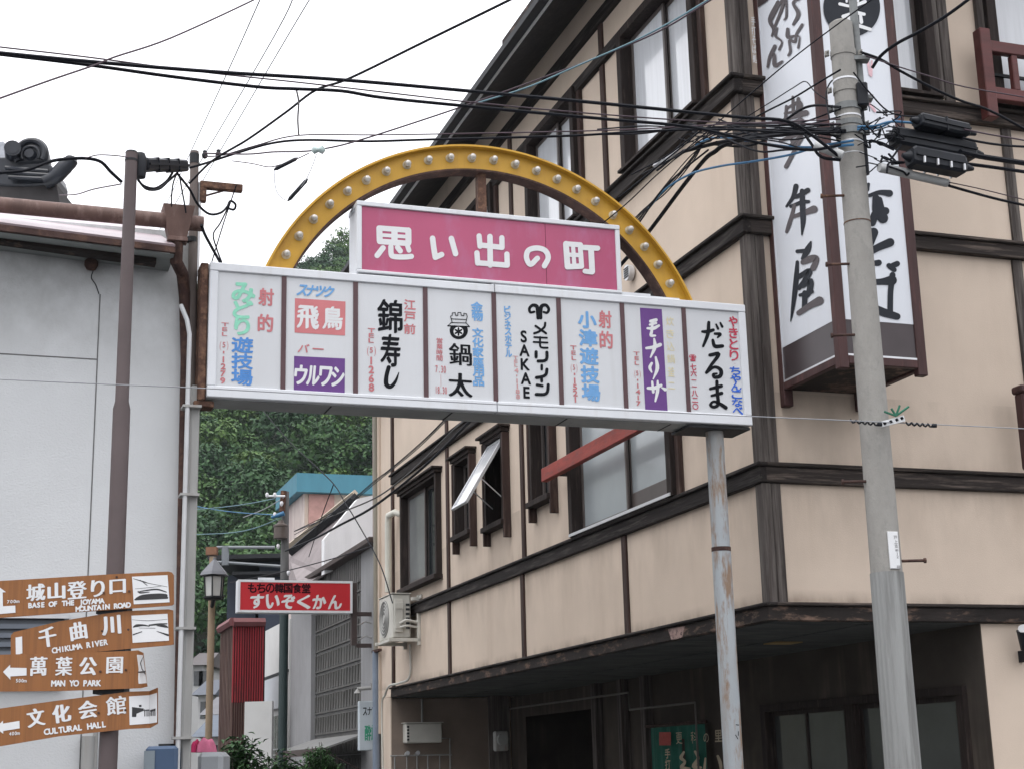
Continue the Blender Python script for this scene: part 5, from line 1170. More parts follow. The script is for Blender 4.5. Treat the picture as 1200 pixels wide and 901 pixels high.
# right of the pole
cable('black cable rising from the pole side to the upper sky over the brown window', [(1022, 80), (1032, 66), (1050, 52), (1080, 36), (1110, 18), (1140, -4)], 10.1, 9.6, .012, group=G_)
cable('black cable drooping from the pole side across the red railing', [(1010, 62), (1032, 70), (1056, 84), (1090, 102), (1125, 118), (1160, 130), (1205, 154)], 10.2, 10.9, .010, group=G_)
cable('thin purple wire above the drooping cable by the brown window', [(1015, 66), (1045, 76), (1090, 90), (1130, 102), (1205, 115)], 10.2, 10.9, .005, M_CABLEP, G_, 'overhead_wire', cat='wire')
cable('thin black wire from the pole pipe down to the closures', [(1000, 85), (1020, 110), (1045, 133), (1085, 138)], 10.15, 10.3, .006, group=G_, name='overhead_wire', cat='wire')
cable('thick black cable leaving the large closure to the right edge', [(1125, 178), (1145, 183), (1170, 187), (1210, 193)], 10.35, 10.7, .020, group=G_)
cable('thinner black cable leaving the lower closure end', [(1120, 191), (1145, 194), (1175, 198), (1215, 204)], 10.35, 10.7, .013, group=G_)
cable('black wire leaving the upper closure underside', [(1128, 162), (1150, 167), (1180, 171), (1215, 173)], 10.3, 10.7, .009, group=G_)
cable('purple wire leaving the upper closure top', [(1130, 152), (1160, 158), (1190, 163), (1215, 168)], 10.3, 10.7, .006, M_CABLEP, G_, 'overhead_wire', cat='wire')
cable('black cable leaving the lower grey sleeve', [(1112, 218), (1140, 226), (1170, 234), (1215, 244)], 10.3, 10.7, .010, group=G_)
cable('thin red brown wire above the lower sleeve cable', [(1112, 214), (1150, 222), (1215, 238)], 10.3, 10.7, .004, M_CABLEP, G_, 'overhead_wire', cat='wire')
cable('blue lead between the pole and the upper closure', [(1005, 149), (1025, 148), (1045, 143), (1075, 145)], 10.15, 10.3, .009, M_CABLEB, 'blue cables', 'blue_cable')
cable('second blue lead looping beside the pole', [(1005, 152), (1030, 150), (1048, 141), (1056, 136)], 10.15, 10.3, .008, M_CABLEB, 'blue cables', 'blue_cable')
for i, (pts, r_, lab_) in enumerate((
    ([(700, 152), (760, 148), (815, 152), (870, 148), (930, 150), (985, 146)], .006, 'thin black wire weaving level through the bundle left of the tall sign'),
    ([(690, 158), (750, 157), (810, 150), (850, 160), (900, 152), (985, 160)], .007, 'black wire dipping once before the bands of the concrete pole'),
    ([(740, 205), (780, 184), (812, 160), (838, 146), (870, 146), (930, 146), (985, 128)], .006, 'thin wire climbing from the grip to the upper band of the pole'),
    ([(725, 232), (765, 200), (800, 172), (830, 150), (880, 152), (950, 152), (985, 163)], .006, 'thin wire climbing from the arch shoulder to the middle of the pole bands'),
    ([(806, 145), (830, 152), (860, 167), (890, 178), (920, 176), (946, 175)], .008, 'black wire sagging into the mouth of the short grey sleeve'),
    ([(842, 140), (868, 150), (905, 160), (940, 158), (985, 166)], .007, 'black wire crossing low in front of the tall sign lettering'),
    ([(560, 470), (620, 402), (700, 322), (735, 278), (762, 240), (790, 205), (815, 178), (840, 166)], .005, 'fraying thin wire beside the drop bundle over the arch shoulder'),
    ([(566, 478), (640, 398), (690, 340), (720, 300), (750, 260), (775, 224), (800, 200), (830, 176)], .008, 'black drop wire passing under the arch shoulder beside the bundle'))):
    cable(lab_, pts, 11.4 if i < 6 else 17.5, YP + (.1 if i < 6 else 1.1), r_, group=G_, name='overhead_wire', cat='wire')
rr = random.Random(5)
mbt = MB()
for i in range(26):
    x, y = rr.uniform(1003, 1042), rr.uniform(128, 205)
    pts = [(x + rr.uniform(-8, 8) + j * rr.uniform(2, 12), y + rr.uniform(-9, 9)) for j in range(4)]
    mbt.tube(path(pts, 10.12, 10.2, 4), rr.choice((.004, .005, .008)), 5)
tag(obj('cable_tangle', mbt, M_CABLE, smooth=True), 'tangle of short black leads and hooks at the pole side by the closures', 'cable', kind='stuff')
mbt = MB()
for i in range(7):
    x, y = rr.uniform(818, 845), rr.uniform(140, 168)
    pts = [(x + j * rr.uniform(-14, 4), y + j * rr.uniform(-1, 8)) for j in range(4)]
    mbt.tube(path(pts, 11.2, 11.5, 4), .005, 5)
tag(obj('cable_tangle', mbt, M_CABLE, smooth=True), 'tangle of thin tied wires before the corner post above the arch', 'cable', kind='stuff')
# grey sleeves
def sleeve(label, a, b, y0, y1, r):
    p, q = at_y(*a, y0), at_y(*b, y1); mb = MB(); d = (q - p) / np.linalg.norm(q - p)
    mb.tube([p - d * .012, p, q, q + d * .012], [r * .85, r, r, r * .8], 12); return tag(obj('cable_sleeve', mb, M_PVC, smooth=True), label, 'cable sleeve', 'grey cable sleeves')
sleeve('short pale grey plastic sleeve pointing out from the pole before the tall sign', (957, 171), (986, 182), YP + .05, YP, .034)
sleeve('long grey plastic sleeve sloping down below the black closures', (1032, 197), (1066, 204), 10.15, 10.25, .034)
for a, b, l in (((766, 195), (778, 188), 'lower pale wire grip on the thin wires above the arch shoulder'), ((780, 187), (794, 176), 'upper pale wire grip on the thin wires above the arch shoulder')):
    p, q = at_y(*a, 11.3), at_y(*b, 11.2); mb = MB(); n_ = 40
    mb.tube([p + (q - p) * i / n_ + .012 * np.array([math.cos(i * 1.6), 0, math.sin(i * 1.6)]) for i in range(n_ + 1)], .006, 5); tag(obj('wire_grip', mb, M_ALU, smooth=True), l, 'wire grip')
sleeve('flat grey tail of the sloping sleeve towards the beige wall', (1062, 204), (1110, 215), 10.24, 10.35, .030)
# splice closures
def closure(label, a, b, y0, y1, h, d, ribs=3, clips=0):
    p, q = at_y(*a, y0), at_y(*b, y1); ax = (q - p); L_ = np.linalg.norm(ax); ax /= L_; dp = np.cross(ax, Z); dp /= np.linalg.norm(dp); up_ = np.cross(dp, ax)
    t = thing('splice_closure', (p + q) / 2 - Z * h / 2, label, 'cable closure', 'black cable closures')
    fm = lambda x, y, z: p + ax * x + dp * y + up_ * z
    mb = MB(fm); k = h * .15
    sec = [(-d / 2, -h / 2 + k), (-d / 2 + k, -h / 2), (d / 2 - k, -h / 2), (d / 2, -h / 2 + k), (d / 2, h / 2 - k), (d / 2 - k, h / 2), (-d / 2 + k, h / 2), (-d / 2, h / 2 - k)]
    n = 8
    mb.add([(0, y * .8, z * .8) for y, z in sec] + [(k, y, z) for y, z in sec] + [(L_ - k, y, z) for y, z in sec] + [(L_, y * .8, z * .8) for y, z in sec],
           [tuple(range(7, -1, -1)), tuple(range(24, 32))] + [(i * 8 + j, i * 8 + (j + 1) % 8, i * 8 + 8 + (j + 1) % 8, i * 8 + 8 + j) for i in range(3) for j in range(8)])
    obj('shell', mb, M_CLOSE, t)
    mb = MB(fm); mb.box(.01, L_ - .01, -d / 2 - .012, d / 2 + .012, -.008, .008)
    for i in range(ribs): x = L_ * (i + 1) / (ribs + 1); mb.box(x - .006, x + .006, -d / 2 - .005, d / 2 + .005, -h / 2 - .005, h / 2 + .005)
    obj('seam_rib', mb, M_CLOSE, t)
    if clips:
        mb = MB(fm)
        for i in range(clips): x = L_ * (i + .6) / clips; mb.box(x - .006, x + .006, d / 2 + .006, d / 2 + .02, -h * .45, -h * .12); mb.box(x - .006, x + .006, -d / 2 - .02, -d / 2 - .006, -h * .45, -h * .12)
        obj('clip', mb, M_ALU, t)
    mb = MB(fm); mb.tube([(-.06, 0, 0), (0, 0, 0)], [.015, h * .3], 10); mb.tube([(L_, 0, 0), (L_ + .09, 0, 0)], [h * .28, .014], 10); obj('end_boot', mb, M_CLOSE, t, smooth=True)
    return t
closure('upper black closure box hanging between thin wires right of the concrete pole', (1075, 142), (1132, 155), 10.2, 10.4, .098, .12, 1)
closure('large black ridged closure above the lower one beside the concrete pole', (1046, 161), (1140, 179), 10.25, 10.5, .14, .13, 0)
closure('lower black closure with pale clips along its seam', (1066, 184), (1128, 196), 10.15, 10.3, .142, .14, 0, 4)
closure('slim black closure between the brown signpost and the wooden pole', (166, 193), (214, 195), 9.62, 10.3, .085, .10)
t_ = MB(); q = at_y(164, 195, 9.56); t_.lathe(q - Z * .09, [(.01, 0), (.04, .01), (.045, .06), (.045, .14), (.03, .18)], 12)
tag(obj('service_head', t_, M_CLOSE, smooth=True), 'black rounded service head clamped at the top of the brown pole', 'cable fitting')
# left side wires
cable('black cable from beyond the roof tiles arching to the brown pole', [(-20, 206), (0, 203), (30, 200), (58, 190), (75, 187), (100, 186), (118, 190), (130, 202), (143, 214)], 9.0, 9.45, .011, group=G_)
cable('thin wire above the arching cable towards the brown pole top', [(100, 186), (115, 182), (138, 183), (150, 185)], 9.3, 9.45, .004, M_CABLEP, G_, 'overhead_wire', cat='wire')
cable('thin wire sagging from the roof tiles to the brown pole lower down', [(70, 229), (90, 228), (110, 222), (142, 216)], 11, 9.5, .005, M_CABLEP, G_, 'overhead_wire', cat='wire')
cable('upper of the two black loops hanging under the slim closure', [(160, 208), (168, 218), (182, 221), (195, 213), (202, 203)], 9.6, 10.2, .009, group='loops under the slim closure')
cable('lower of the two black loops hanging under the slim closure', [(162, 212), (172, 222), (186, 222), (198, 212), (208, 203)], 9.6, 10.2, .008, group='loops under the slim closure')
cable('black wire looping from the wooden pole down to the arm and the gate sign', [(208, 204), (222, 222), (232, 240), (245, 251), (258, 250), (266, 243), (270, 236), (276, 240), (274, 246), (266, 244)], 10.4, 10.8, .009, group=G_)
cable('thin wire dropping from the arm tip to the gate sign top', [(277, 217), (270, 238), (262, 262), (254, 288), (248, 308)], 10.8, 11.0, .005, group=G_, name='overhead_wire', cat='wire')
cable('slack wire from the arm down onto the gate sign', [(268, 242), (258, 262), (250, 275), (254, 292), (260, 308)], 10.75, 11.0, .006, group=G_, name='overhead_wire', cat='wire')
cable('black lead falling beside the gutter end to the gate sign', [(236, 264), (240, 275), (248, 290), (258, 308)], 10.6, 10.95, .012, group=G_)
cable('thin curved wire standing up from the hopper', [(208, 202), (203, 215), (201, 232), (201, 246)], 10.5, 10.6, .006, group='wires into the hopper', name='overhead_wire', cat='wire')
cable('second curved wire falling to the gutter by the hopper', [(210, 204), (213, 222), (216, 238), (218, 250)], 10.5, 10.6, .006, group='wires into the hopper', name='overhead_wire', cat='wire')
cable('slack thin wire looping below the glass insulator over the arch', [(371, 181), (366, 195), (358, 212), (345, 229), (336, 235), (326, 228), (322, 215), (322, 200)], 10.4, 10.5, .003, M_CABLEG, G_, 'overhead_wire', cat='wire')
cable('thin wire with black sleeve leading to the hanging loop', [(272, 189), (295, 192), (315, 196), (330, 193), (347, 187), (362, 180)], 10.6, 10.4, .004, M_CABLEP, G_, 'overhead_wire', cat='wire')
for a, b, l in (((324, 198), (346, 187), 'short black sleeve slanting on the wire beside the glass insulator'), ((340, 233), (358, 213), 'short black sleeve on the hanging wire loop above the arch')):
    p, q = at_y(*a, 10.45), at_y(*b, 10.45); d = q - p; mb = MB(); mb.tube([p - d * .15, p, q, q + d * .15], [.004, .015, .015, .004], 8); tag(obj('wire_sleeve', mb, M_CLOSE, smooth=True), l, 'wire sleeve')
q = at_y(373, 176, 10.4); mb = MB(); mb.tube([q - np.array([.05, 0, 0]), q - np.array([.03, 0, 0]), q - np.array([.0, 0, .0]), q + np.array([.03, 0, 0]), q + np.array([.05, 0, 0])], [.01, .032, .018, .034, .01], 12)
tag(obj('glass_insulator', mb, mat('pale green glass', (.45, .56, .54), .1, .2, 20, spec=.8), smooth=True), 'pale green glass insulator on the thin wire left of the arch top', 'insulator')
cable('short beaded hanger between the second thick cable and the purple wire', [(347, 104), (350, 120), (349, 140), (350, 158)], 9.2, 10.2, .006, mat('grey hanger', (.22, .22, .22), .6, .3, 60), G_, 'cable_hanger', cat='hanger')
cable('thin pale wire stretched level before the gate sign and the concrete pole', [(-20, 443.5), (0, 444.5), (120, 450), (240, 455), (420, 465), (600, 474.5), (760, 482), (900, 488.5), (1040, 494.5), (1220, 503)], 8.8, 10.4, .0035, M_CABLEG, None, 'overhead_wire', cat='wire')
for i, pts in enumerate(([(310, -12), (262, 95), (195, 240)], [(352, -20), (300, 80), (178, 285)], [(378, -25), (318, 75), (195, 285)])):
    cable('faint far grey power line slanting down the sky behind the wooden pole', pts, 60, 150, .035, mat('far pale wire', (.50, .50, .53), .6, .05, 2), 'far power lines', 'power_line', cat='power line')

# ================================================================ LANE BEHIND THE GATE
LG = lambda a, b, z: CN + A * a + B * b + Z * z
M_GCLAD = mat('grey tile cladding', (.115, .113, .108), .8, .2, 3, (1, 1, .3), (.075, .073, .07), (.52, .7), streak=((.27, .27, .26), .5, 10), spec=.2)
M_GWALL = mat('smooth grey wall', (.285, .285, .29), .85, .10, 1.5, streak=((.2, .2, .2), .5, 6), spec=.15)
M_ROOFG = mat('mauve corrugated roof', (.25, .215, .215), .7, .2, 3)
M_BROWN = mat('dark brown metal', (.06, .042, .038), .6, .2, 4)
sh_ = thing('grey_shop', LG(17, 2, 0), 'grey lane shop with ribbed tile cladding and brown sloping eave line', 'building')
mb = MB(LG); mb.box(13.78, 15.15, .03, 6, 0, 5.40); mb.box(15.151, 19.30, .10, 6, 0, 5.40); mb.box(19.301, 21.5, -.02, 6, 0, 5.40); obj('wall', mb, M_GWALL, sh_)
mb = MB(LG); z = .3; i = 0
while z < 4.9:
    z1 = z + .385
    mb.add([(15.16, .06, z), (19.29, .06, z), (19.29, .085, z1), (15.16, .085, z1), (15.16, .10, z), (19.29, .10, z), (19.29, .10, z1), (15.16, .10, z1)], [(0, 1, 2, 3), (0, 4, 5, 1), (3, 2, 6, 7), (0, 3, 7, 4), (1, 5, 6, 2)])
    a_ = 15.25
    while a_ < 19.2: mb.box(a_, a_ + .05, .045, .08, z + .04, z1 - .05); a_ += .23
    z = z1 + .02
obj('cladding', mb, M_GCLAD, sh_)
mb = MB(LG); mb.box(15.16, 19.29, .05, .1, 4.92, 5.40)
a_ = 15.2
while a_ < 19.2: mb.box(a_, a_ + .09, .03, .05, 4.92, 5.40); a_ += .16
obj('slat_band', mb, mat('weathered grey slats', (.14, .135, .13), .85, .35, 6, (1, 1, .2)), sh_)
mb = MB(LG); mb.box(13.78, 21.6, -.16, .3, 5.402, 5.50); obj('eave_edge', mb, M_BROWN, sh_, bevel=.01)
WG = Plane(LG(17.5, 0, 0), B, -A)
gp = [WG.uz(*p) for p in ((380, 672), (380, 631), (419, 584), (441, 579), (470, 575), (470, 640))]
mb = MB(WG.m); mb.prism(gp, 0, -.25); gwl = thing('white_gable_house', WG.m(1, -2, 0), 'house with a plain white gable wall and mauve corrugated roof above the grey shop', 'house'); obj('gable_wall', mb, mat('plain white board', (.86, .87, .88), .8, .05, 1.5, streak=((.55, .55, .55), .4, 5)), gwl)
def pxquad(name, m, par, pts, t=.08):
    mb = MB(); slab(mb, [at_y(*p) for p in pts], t); return obj(name, mb, m, par)
Yg = WG.m(0, 0, 0)[1]
mb = MB(LG); mb.box(17.8, 23, .4, 5, 0, 5.3); obj('wall', mb, M_GWALL, gwl)
pxquad('roof', M_ROOFG, gwl, [(338, 652, 34), (414, 588, 31.2), (402, 640, 30.2), (383, 672, 30.0)], .05)
pxquad('roof_valley', M_ROOFG, gwl, [(338, 652, 33.9), (383, 672, 30.05), (352, 692, 30.5), (336, 692, 33)], .05)
def bar(name, m, par, a, ya, b, yb, r, n=6, sm=True):
    mb = MB(); mb.tube([at_y(*a, ya), at_y(*b, yb)], r, n); return obj(name, mb, m, par, smooth=sm)
bar('eave_shadow_board', M_DGREY, gwl, (342, 646), 33.5, (416, 583), 30.6, .11, 4, False)
bar('cream_fascia', mat('cream fascia', (.52, .44, .34), .8, .1, 3), gwl, (338, 640), 33.8, (416, 577), 30.8, .07, 4, False)
mb = MB()
for i in range(9):
    t = i / 8; a_ = at_y(340 + 72 * t, 651 - 60 * t, 33.9 - 2.7 * t); b_ = at_y(360 + 40 * t, 663 - 22 * t, 32 - 1.8 * t); mb.tube([a_ + Z * .05, b_ + Z * .05], .03, 5)
obj('roof_rib', mb, M_ROOFG, gwl)
# building with the teal parapet
K_ = at_y(357, 578, 38); LK = lambda a, b, z: np.array([K_[0], K_[1], 0]) + A * a + B * b + Z * z
tb = thing('teal_parapet_building', LK(3, 3, 0), 'cream and pink building with a teal sheet parapet below the wooded hill', 'building')
mb = MB(LK); mb.box(0, 2.5, 0, 8, 0, K_[2]); obj('wall', mb, mat('cream wall', (.60, .51, .43), .9, .08, 1, streak=((.42, .34, .29), .5, 5)), tb)
mb = MB(LK); mb.box(-.03, 2.5, -.04, -.001, 0, K_[2] - .01); obj('side_wall', mb, mat('pink wall', (.50, .41, .39), .9, .1, 1, (1, 1, .3), (.58, .51, .47), (.45, .6)), tb)
mb = MB(LK); mb.box(-.06, -.001, .10, .75, K_[2] - 1.0, K_[2] - .02); obj('pilaster', mb, mat('rose brick', (.46, .27, .24), .9, .2, 6), tb)
zt_ = at_y(357, 564.5, 37.8)[2]
mb = MB(LK); mb.box(-.25, 2.7, -.25, 8, K_[2] + .002, zt_ + .22); obj('parapet', mb, mat('teal sheet', (.06, .21, .28), .6, .12, 4, (1, 1, .3)), tb)
# dark navy house further on
nh = thing('navy_house', at_y(300, 850, 50) * np.array([1, 1, 0]), 'dark navy house with flat eaves and pale pipes behind the lane poles', 'house')
def pbox(name, m, par, x0, y0, x1, y1, yd, d):
    p, q = at_y(x0, y1, yd), at_y(x1, y0, yd); mb = MB(); mb.box(p[0], q[0], yd, yd + d, p[2], q[2]); return obj(name, mb, m, par)
M_NAVY = mat('navy board', (.022, .032, .055), .6, .2, 2)
pbox('wall', M_NAVY, nh, 300, 655, 338, 900, 50, 6); pbox('eave', M_DGREY, nh, 243, 647.5, 340, 655, 49, 7); pbox('lower_eave', M_DGREY, nh, 272, 668, 338, 673, 49.2, 6); pbox('lower_wall', M_NAVY, nh, 262, 673, 300, 900, 51, 5)
M_RAIL = mat('dull pipe grey', (.15, .165, .18), .5, .1, 3)
bar('pipe_rail', M_RAIL, nh, (254, 641), 48.6, (322, 641), 48.6, .055); bar('pipe_rail', M_RAIL, nh, (254, 658), 48.6, (330, 663), 48.6, .05)
mb = MB(); mb.tube([at_y(264, 640, 48.6), at_y(264, 662, 48.6)], .12, 8); obj('pipe_joint', mb, M_RAIL, nh)
# lane pole
lq = at_y(331, 880, 30); lz = at_y(331.5, 576, 30)[2]; lb = np.array([lq[0], 30, 0])
lp_ = thing('lane_pole', lb, 'dark green lane pole with a brown transformer can in front of the white shop', 'utility pole')
mb = MB(); mb.tube([lb, lb + Z * 5.3], .088, 14); obj('lower_shaft', mb, mat('dark green steel', (.018, .035, .035), .5, .15, 5), lp_, smooth=True)
mb = MB(); mb.tube([lb + Z * 5.301, lb + Z * lz], [.085, .07], 14); obj('upper_shaft', mb, mat('weathered grey pole', (.12, .12, .118), .7, .3, 6, (1, 1, .2)), lp_, smooth=True)
zc = at_y(331, 632, 30)[2]; mb = MB(); c_ = lb + np.array([-.06, -.16, zc]); mb.lathe(c_, [(.05, -.02), (.14, .0), (.14, .22), (.15, .23), (.15, .26), (.07, .30), (.05, .36)], 16); obj('transformer', mb, mat('brown can', (.085, .065, .055), .5, .2, 5), lp_, smooth=True)
mb = MB(); mb.tube([lb + np.array([-.05, -.1, at_y(331, 600, 30)[2]]), lb + np.array([-.02, -.1, lz])], .06, 8); obj('rusty_cap', mb, M_RUST, lp_)
mb = MB()
for x, y in ((322, 580), (313, 580), (330, 590), (322, 603), (326, 640), (338, 671)): mb.lathe(at_y(x, y, 29.8), [(.01, -.05), (.03, -.02), (.036, .02), (.02, .05)], 8)
mb.tube([at_y(312, 581, 29.8), at_y(334, 581, 29.8)], .02, 6); obj('insulator', mb, mat('white porcelain', (.7, .7, .72), .3, .05, 5), lp_, smooth=True)
mb = MB(); mb.tube([at_y(318, 606, 29.8), at_y(333, 601, 29.8)], [.03, .05], 8); obj('blue_clamp', mb, M_CABLEB, lp_)
for l, pts, m in (('faint teal wire running from the lane pole top over the trees', [(322, 584), (290, 590), (260, 594), (225, 597)], mat('dull teal sheath', (.1, .2, .24))), ('blue wire from the lane pole clamp crossing the woods', [(325, 603), (290, 601), (260, 598), (225, 592)], M_CABLEB), ('teal wire sagging in front of the bright trees', [(330, 606), (300, 618), (270, 624), (225, 626)], mat('dull teal sheath', (.1, .2, .24))), ('grey wire from the teal building down to the lane pole', [(332, 583), (310, 596), (285, 606)], M_CABLEG)):
    cable(l, pts, 29.8, 34, .010, m, 'wires of the lane pole', 'lane_wire', cat='wire')
for l, pts, ya, yb in (('wire slanting from behind the gate sign down past the white gable', [(296, 466), (338, 516), (372, 548), (392, 568), (404, 588), (420, 614), (445, 660), (460, 706)], 25, 17.5), ('thin stay wire hanging before the cream wall', [(391, 567), (378, 602), (362, 652)], 22, 29.6), ('thin wire above the red sign to the white gable', [(270, 682), (320, 672), (380, 657), (435, 640)], 28, 20)):
    cable(l, pts, ya, yb, .008, M_CABLE, 'wires over the lane', 'lane_wire', cat='wire')
# lantern on its tan post
lt = at_y(243, 860, 24); lt = np.array([lt[0] + .02, 24, 0])
lm = thing('lantern_post', lt, 'tan post with a grey roofed lantern in front of the woods', 'street lamp')
zz = lambda py: at_y(250, py, 24)[2]
mb = MB(); mb.tube([lt, lt + Z * zz(652)], .055, 12); obj('post', mb, mat('tan post paint', (.30, .225, .15), .8, .2, 4, (1, 1, .3)), lm, smooth=True)
mb = MB(); mb.box(lt[0] - .10, lt[0] + .07, 23.93, 24.07, zz(650), zz(641)); obj('cap_block', mb, mat('brown block', (.24, .12, .07), .8, .2, 6), lm)
lc = np.array([at_y(251, 690, 23.8)[0], 23.78, 0])
def hexl(mb, prof, n=6):
    for (r0, z0), (r1, z1) in zip(prof[:-1], prof[1:]):
        mb.tube([lc + Z * z0, lc + Z * z1], [max(r0, .003), max(r1, .003)], n)
mb = MB(); hexl(mb, [(.235, zz(676)), (.20, zz(672)), (.03, zz(658)), (.02, zz(655))]); obj('lantern_roof', mb, mat('grey lantern metal', (.12, .125, .14), .5, .15, 5), lm)
mb = MB(); hexl(mb, [(.13, zz(700)), (.15, zz(678))]); obj('lantern_glass', mb, mat('milky lantern glass', (.50, .50, .48), .3, .1, 5), lm)
mb = MB(); hexl(mb, [(.14, zz(704)), (.17, zz(702)), (.17, zz(700.5))])
for k in range(6):
    t = k * math.pi / 3; p = np.array([math.cos(t), math.sin(t), 0])
mb2 = mb
for k in range(6):
    t = k * math.pi / 3 + math.pi / 2; p = np.array([math.cos(t), math.sin(t), 0]); mb.tube([lc + p * .135 + Z * zz(701), lc + p * .158 + Z * zz(677)], .012, 5)
mb.tube([lc + Z * zz(703), lt + Z * zz(712)], .03, 6); obj('lantern_frame', mb, M_DGREY, lm)
# red sign across the lane
RS = Plane(LG(14.25, 0, 0), B, -A)
rs = thing('red_sign', RS.m(RS.uz(346, 717)[0], -.1, RS.uz(346, 717)[1]), 'red illuminated box sign with white kana and dark smaller writing bracketed over the lane', 'sign')
c4 = [RS.uz(*p) for p in ((279, 679), (413, 680), (413, 718), (279, 717))]
u0 = c4[0][0]; u1 = c4[1][0]; z1 = (c4[0][1] + c4[1][1]) / 2; z0 = (c4[2][1] + c4[3][1]) / 2
mb = MB(RS.m); mb.box(u0, u1, -.24, -.004, z0, z1); cb = obj('cabinet', mb, M_WFRAME, rs, bevel=.01)
mb = MB(RS.m); b_ = .04; mb.box(u0 + b_, u1 - b_, -.003, .002, z0 + b_, z1 - b_); rp = obj('face_panel', mb, mat('red acrylic', (.50, .012, .022), .4, .06, 3), rs)
mb = MB(RS.m); mb.box(u0, u0 + b_, -.003, .012, z0, z1); mb.box(u1 - b_, u1, -.003, .012, z0, z1); mb.box(u0 + b_, u1 - b_, -.003, .010, z1 - b_, z1); mb.box(u0 + b_, u1 - b_, -.003, .010, z0, z0 + b_); obj('frame', mb, M_WFRAME, rs)
w = Writer(RS, (270, 670, 8.0), .004)
dk = mat('dark maroon writing', (.022, .004, .008), .6, .1, 9, spec=.1)
w.horz('もちの韓国食堂', 162, 148, 752, 152, 84, dk, gap=.08, bold=.04)
w.horz('すいぞくかん', 178, 272, 1052, 282, 124, M_LETW, gap=.18, bold=.065, nib='brush')
w.done('lettering', rp)
mb = MB(RS.m); ub, zb0 = RS.uz(417, 755); _, zb1 = RS.uz(417, 682); mb.box(u1 + .005, u1 + .10, -.18, -.08, zb0, zb1)
for py in (718, 755): zz_ = RS.uz(430, py)[1]; mb.box(u1 + .10, .08, -.15, -.10, zz_ - .04, zz_ + .03)
obj('bracket', mb, M_BROWN, rs)
mb = MB()
for py in (731, 748): mb.tube([RS.m(*(lambda q: (q[0], -.12, q[1]))(RS.uz(x, y))) for x, y in ((419, py), (425, py - 1), (430, py - 4), (436, py - 2), (441, py - 5))], .012, 5)
obj('loose_wire', mb, M_GREYST, rs)
mb = MB(RS.m); q = RS.uz(312, 677); mb.box(q[0] - .12, q[0] + .16, -.12, -.1, z1 + .002, z1 + .05); obj('top_fixing', mb, M_WFRAME, rs)
# white shop beyond
M_WSHOP = mat('white shop wall', (.60, .60, .585), .85, .08, 1.5, streak=((.42, .41, .39), .6, 7))
wsb = thing('white_shop', LG(23.8, 2, 0), 'small white lane shop with a seam line and a grey grille window', 'building')
mb = MB(LG); mb.box(21.9, 26.1, .02, 5, 0, 4.9); obj('wall', mb, M_WSHOP, wsb)
zs_ = lambda py: ML.uz(325, py)[1]
mb = MB(LG); mb.box(21.9, 26.1, -.02, .019, zs_(791), zs_(788)); obj('seam', mb, M_DGREY, wsb)
mb = MB(LG); mb.box(22.0, 25.9, -.05, .018, zs_(830), zs_(793)); obj('sign_board', mb, M_WHITE, wsb)
mb = MB(LG); mb.box(22.2, 25.0, -.01, .019, .6, zs_(838)); gw = obj('grille_window', mb, M_GREYGL, wsb)
mb = MB(LG)
for i in range(12): mb.box(22.2, 25.0, -.03, -.012, .8 + i * .12, .83 + i * .12)
for i in range(9): mb.box(22.3 + i * .33, 22.33 + i * .33, -.032, -.031, .6, zs_(838))
obj('grille', mb, M_ALU, gw)
q = ML.uz(306, 800)[0]; mb = MB(); mb.tube([LG(26.15, -.06, 0), LG(26.15, -.06, 4.7)], .055, 8); obj('downpipe', mb, mat('pale blue pipe', (.30, .40, .44), .5, .1, 4), wsb, smooth=True)
# red slatted hut
HY = 33.0
hu = thing('slatted_hut', at_y(280, 900, HY + 1) * np.array([1, 1, 0]), 'weathered hut screened by red and brown vertical slats with a maroon cap', 'hut')
q0, q1, q2 = at_y(255, 880, HY + 1.6), at_y(270, 880, HY), at_y(308, 880, HY + .3)
ztop0, ztop1 = at_y(262, 731, HY)[2], at_y(290, 728, HY)[2]
M_SLR = mat('dark red slat', (.30, .022, .030), .7, .3, 5, (1, 1, .12), (.10, .022, .02), (.55, .7)); M_SLB = mat('brown slat', (.085, .045, .036), .8, .35, 6, (1, 1, .12), (.14, .09, .07), (.5, .7))
def slats(name, m, p, q, z0, z1, n, back=True):
    mb = MB(); d = (q - p); d[2] = 0; L_ = np.linalg.norm(d); d /= L_; nn = np.array([d[1], -d[0], 0])
    for i in range(n):
        a_ = p + d * L_ * (i + .22) / n; b_ = p + d * L_ * (i + .66) / n
        V = [a_, b_, b_ - nn * .03, a_ - nn * .03]; mb.add([v * np.array([1, 1, 0]) + Z * z0 for v in V] + [v * np.array([1, 1, 0]) + Z * z1 for v in V], [(0, 1, 2, 3), (4, 5, 6, 7), (0, 1, 5, 4), (1, 2, 6, 5), (2, 3, 7, 6), (3, 0, 4, 7)])
    return obj(name, mb, m, hu)
zmid = at_y(290, 822, HY)[2]
slats('side_slats', M_SLB, q0, q1, 0, ztop0, 9); slats('front_slats', M_SLR, q1, q2, zmid, ztop1, 13); slats('lower_slats', M_SLB, q1, q1 + (q2 - q1) * .5, 0, zmid - .01, 7)
mb = MB(); bk_ = np.array([0, .1, 0])
mb.add([v * np.array([1, 1, 0]) for v in (q0 + bk_, q1 + bk_, q2 + bk_)] + [v * np.array([1, 1, 0]) + Z * (ztop1 - .05) for v in (q0 + bk_, q1 + bk_, q2 + bk_)], [(0, 1, 4, 3), (1, 2, 5, 4)]); obj('backing', mb, mat('red backing sheet', (.05, .009, .012), .8, .3, 2, (1, 1, .2)), hu)
mb = MB(); 
for p, q in ((q0, q1), (q1, q2)):
    mb.tube([p * np.array([1, 1, 0]) + Z * (ztop0 + .04), q * np.array([1, 1, 0]) + Z * (ztop0 + .05)], .10, 6)
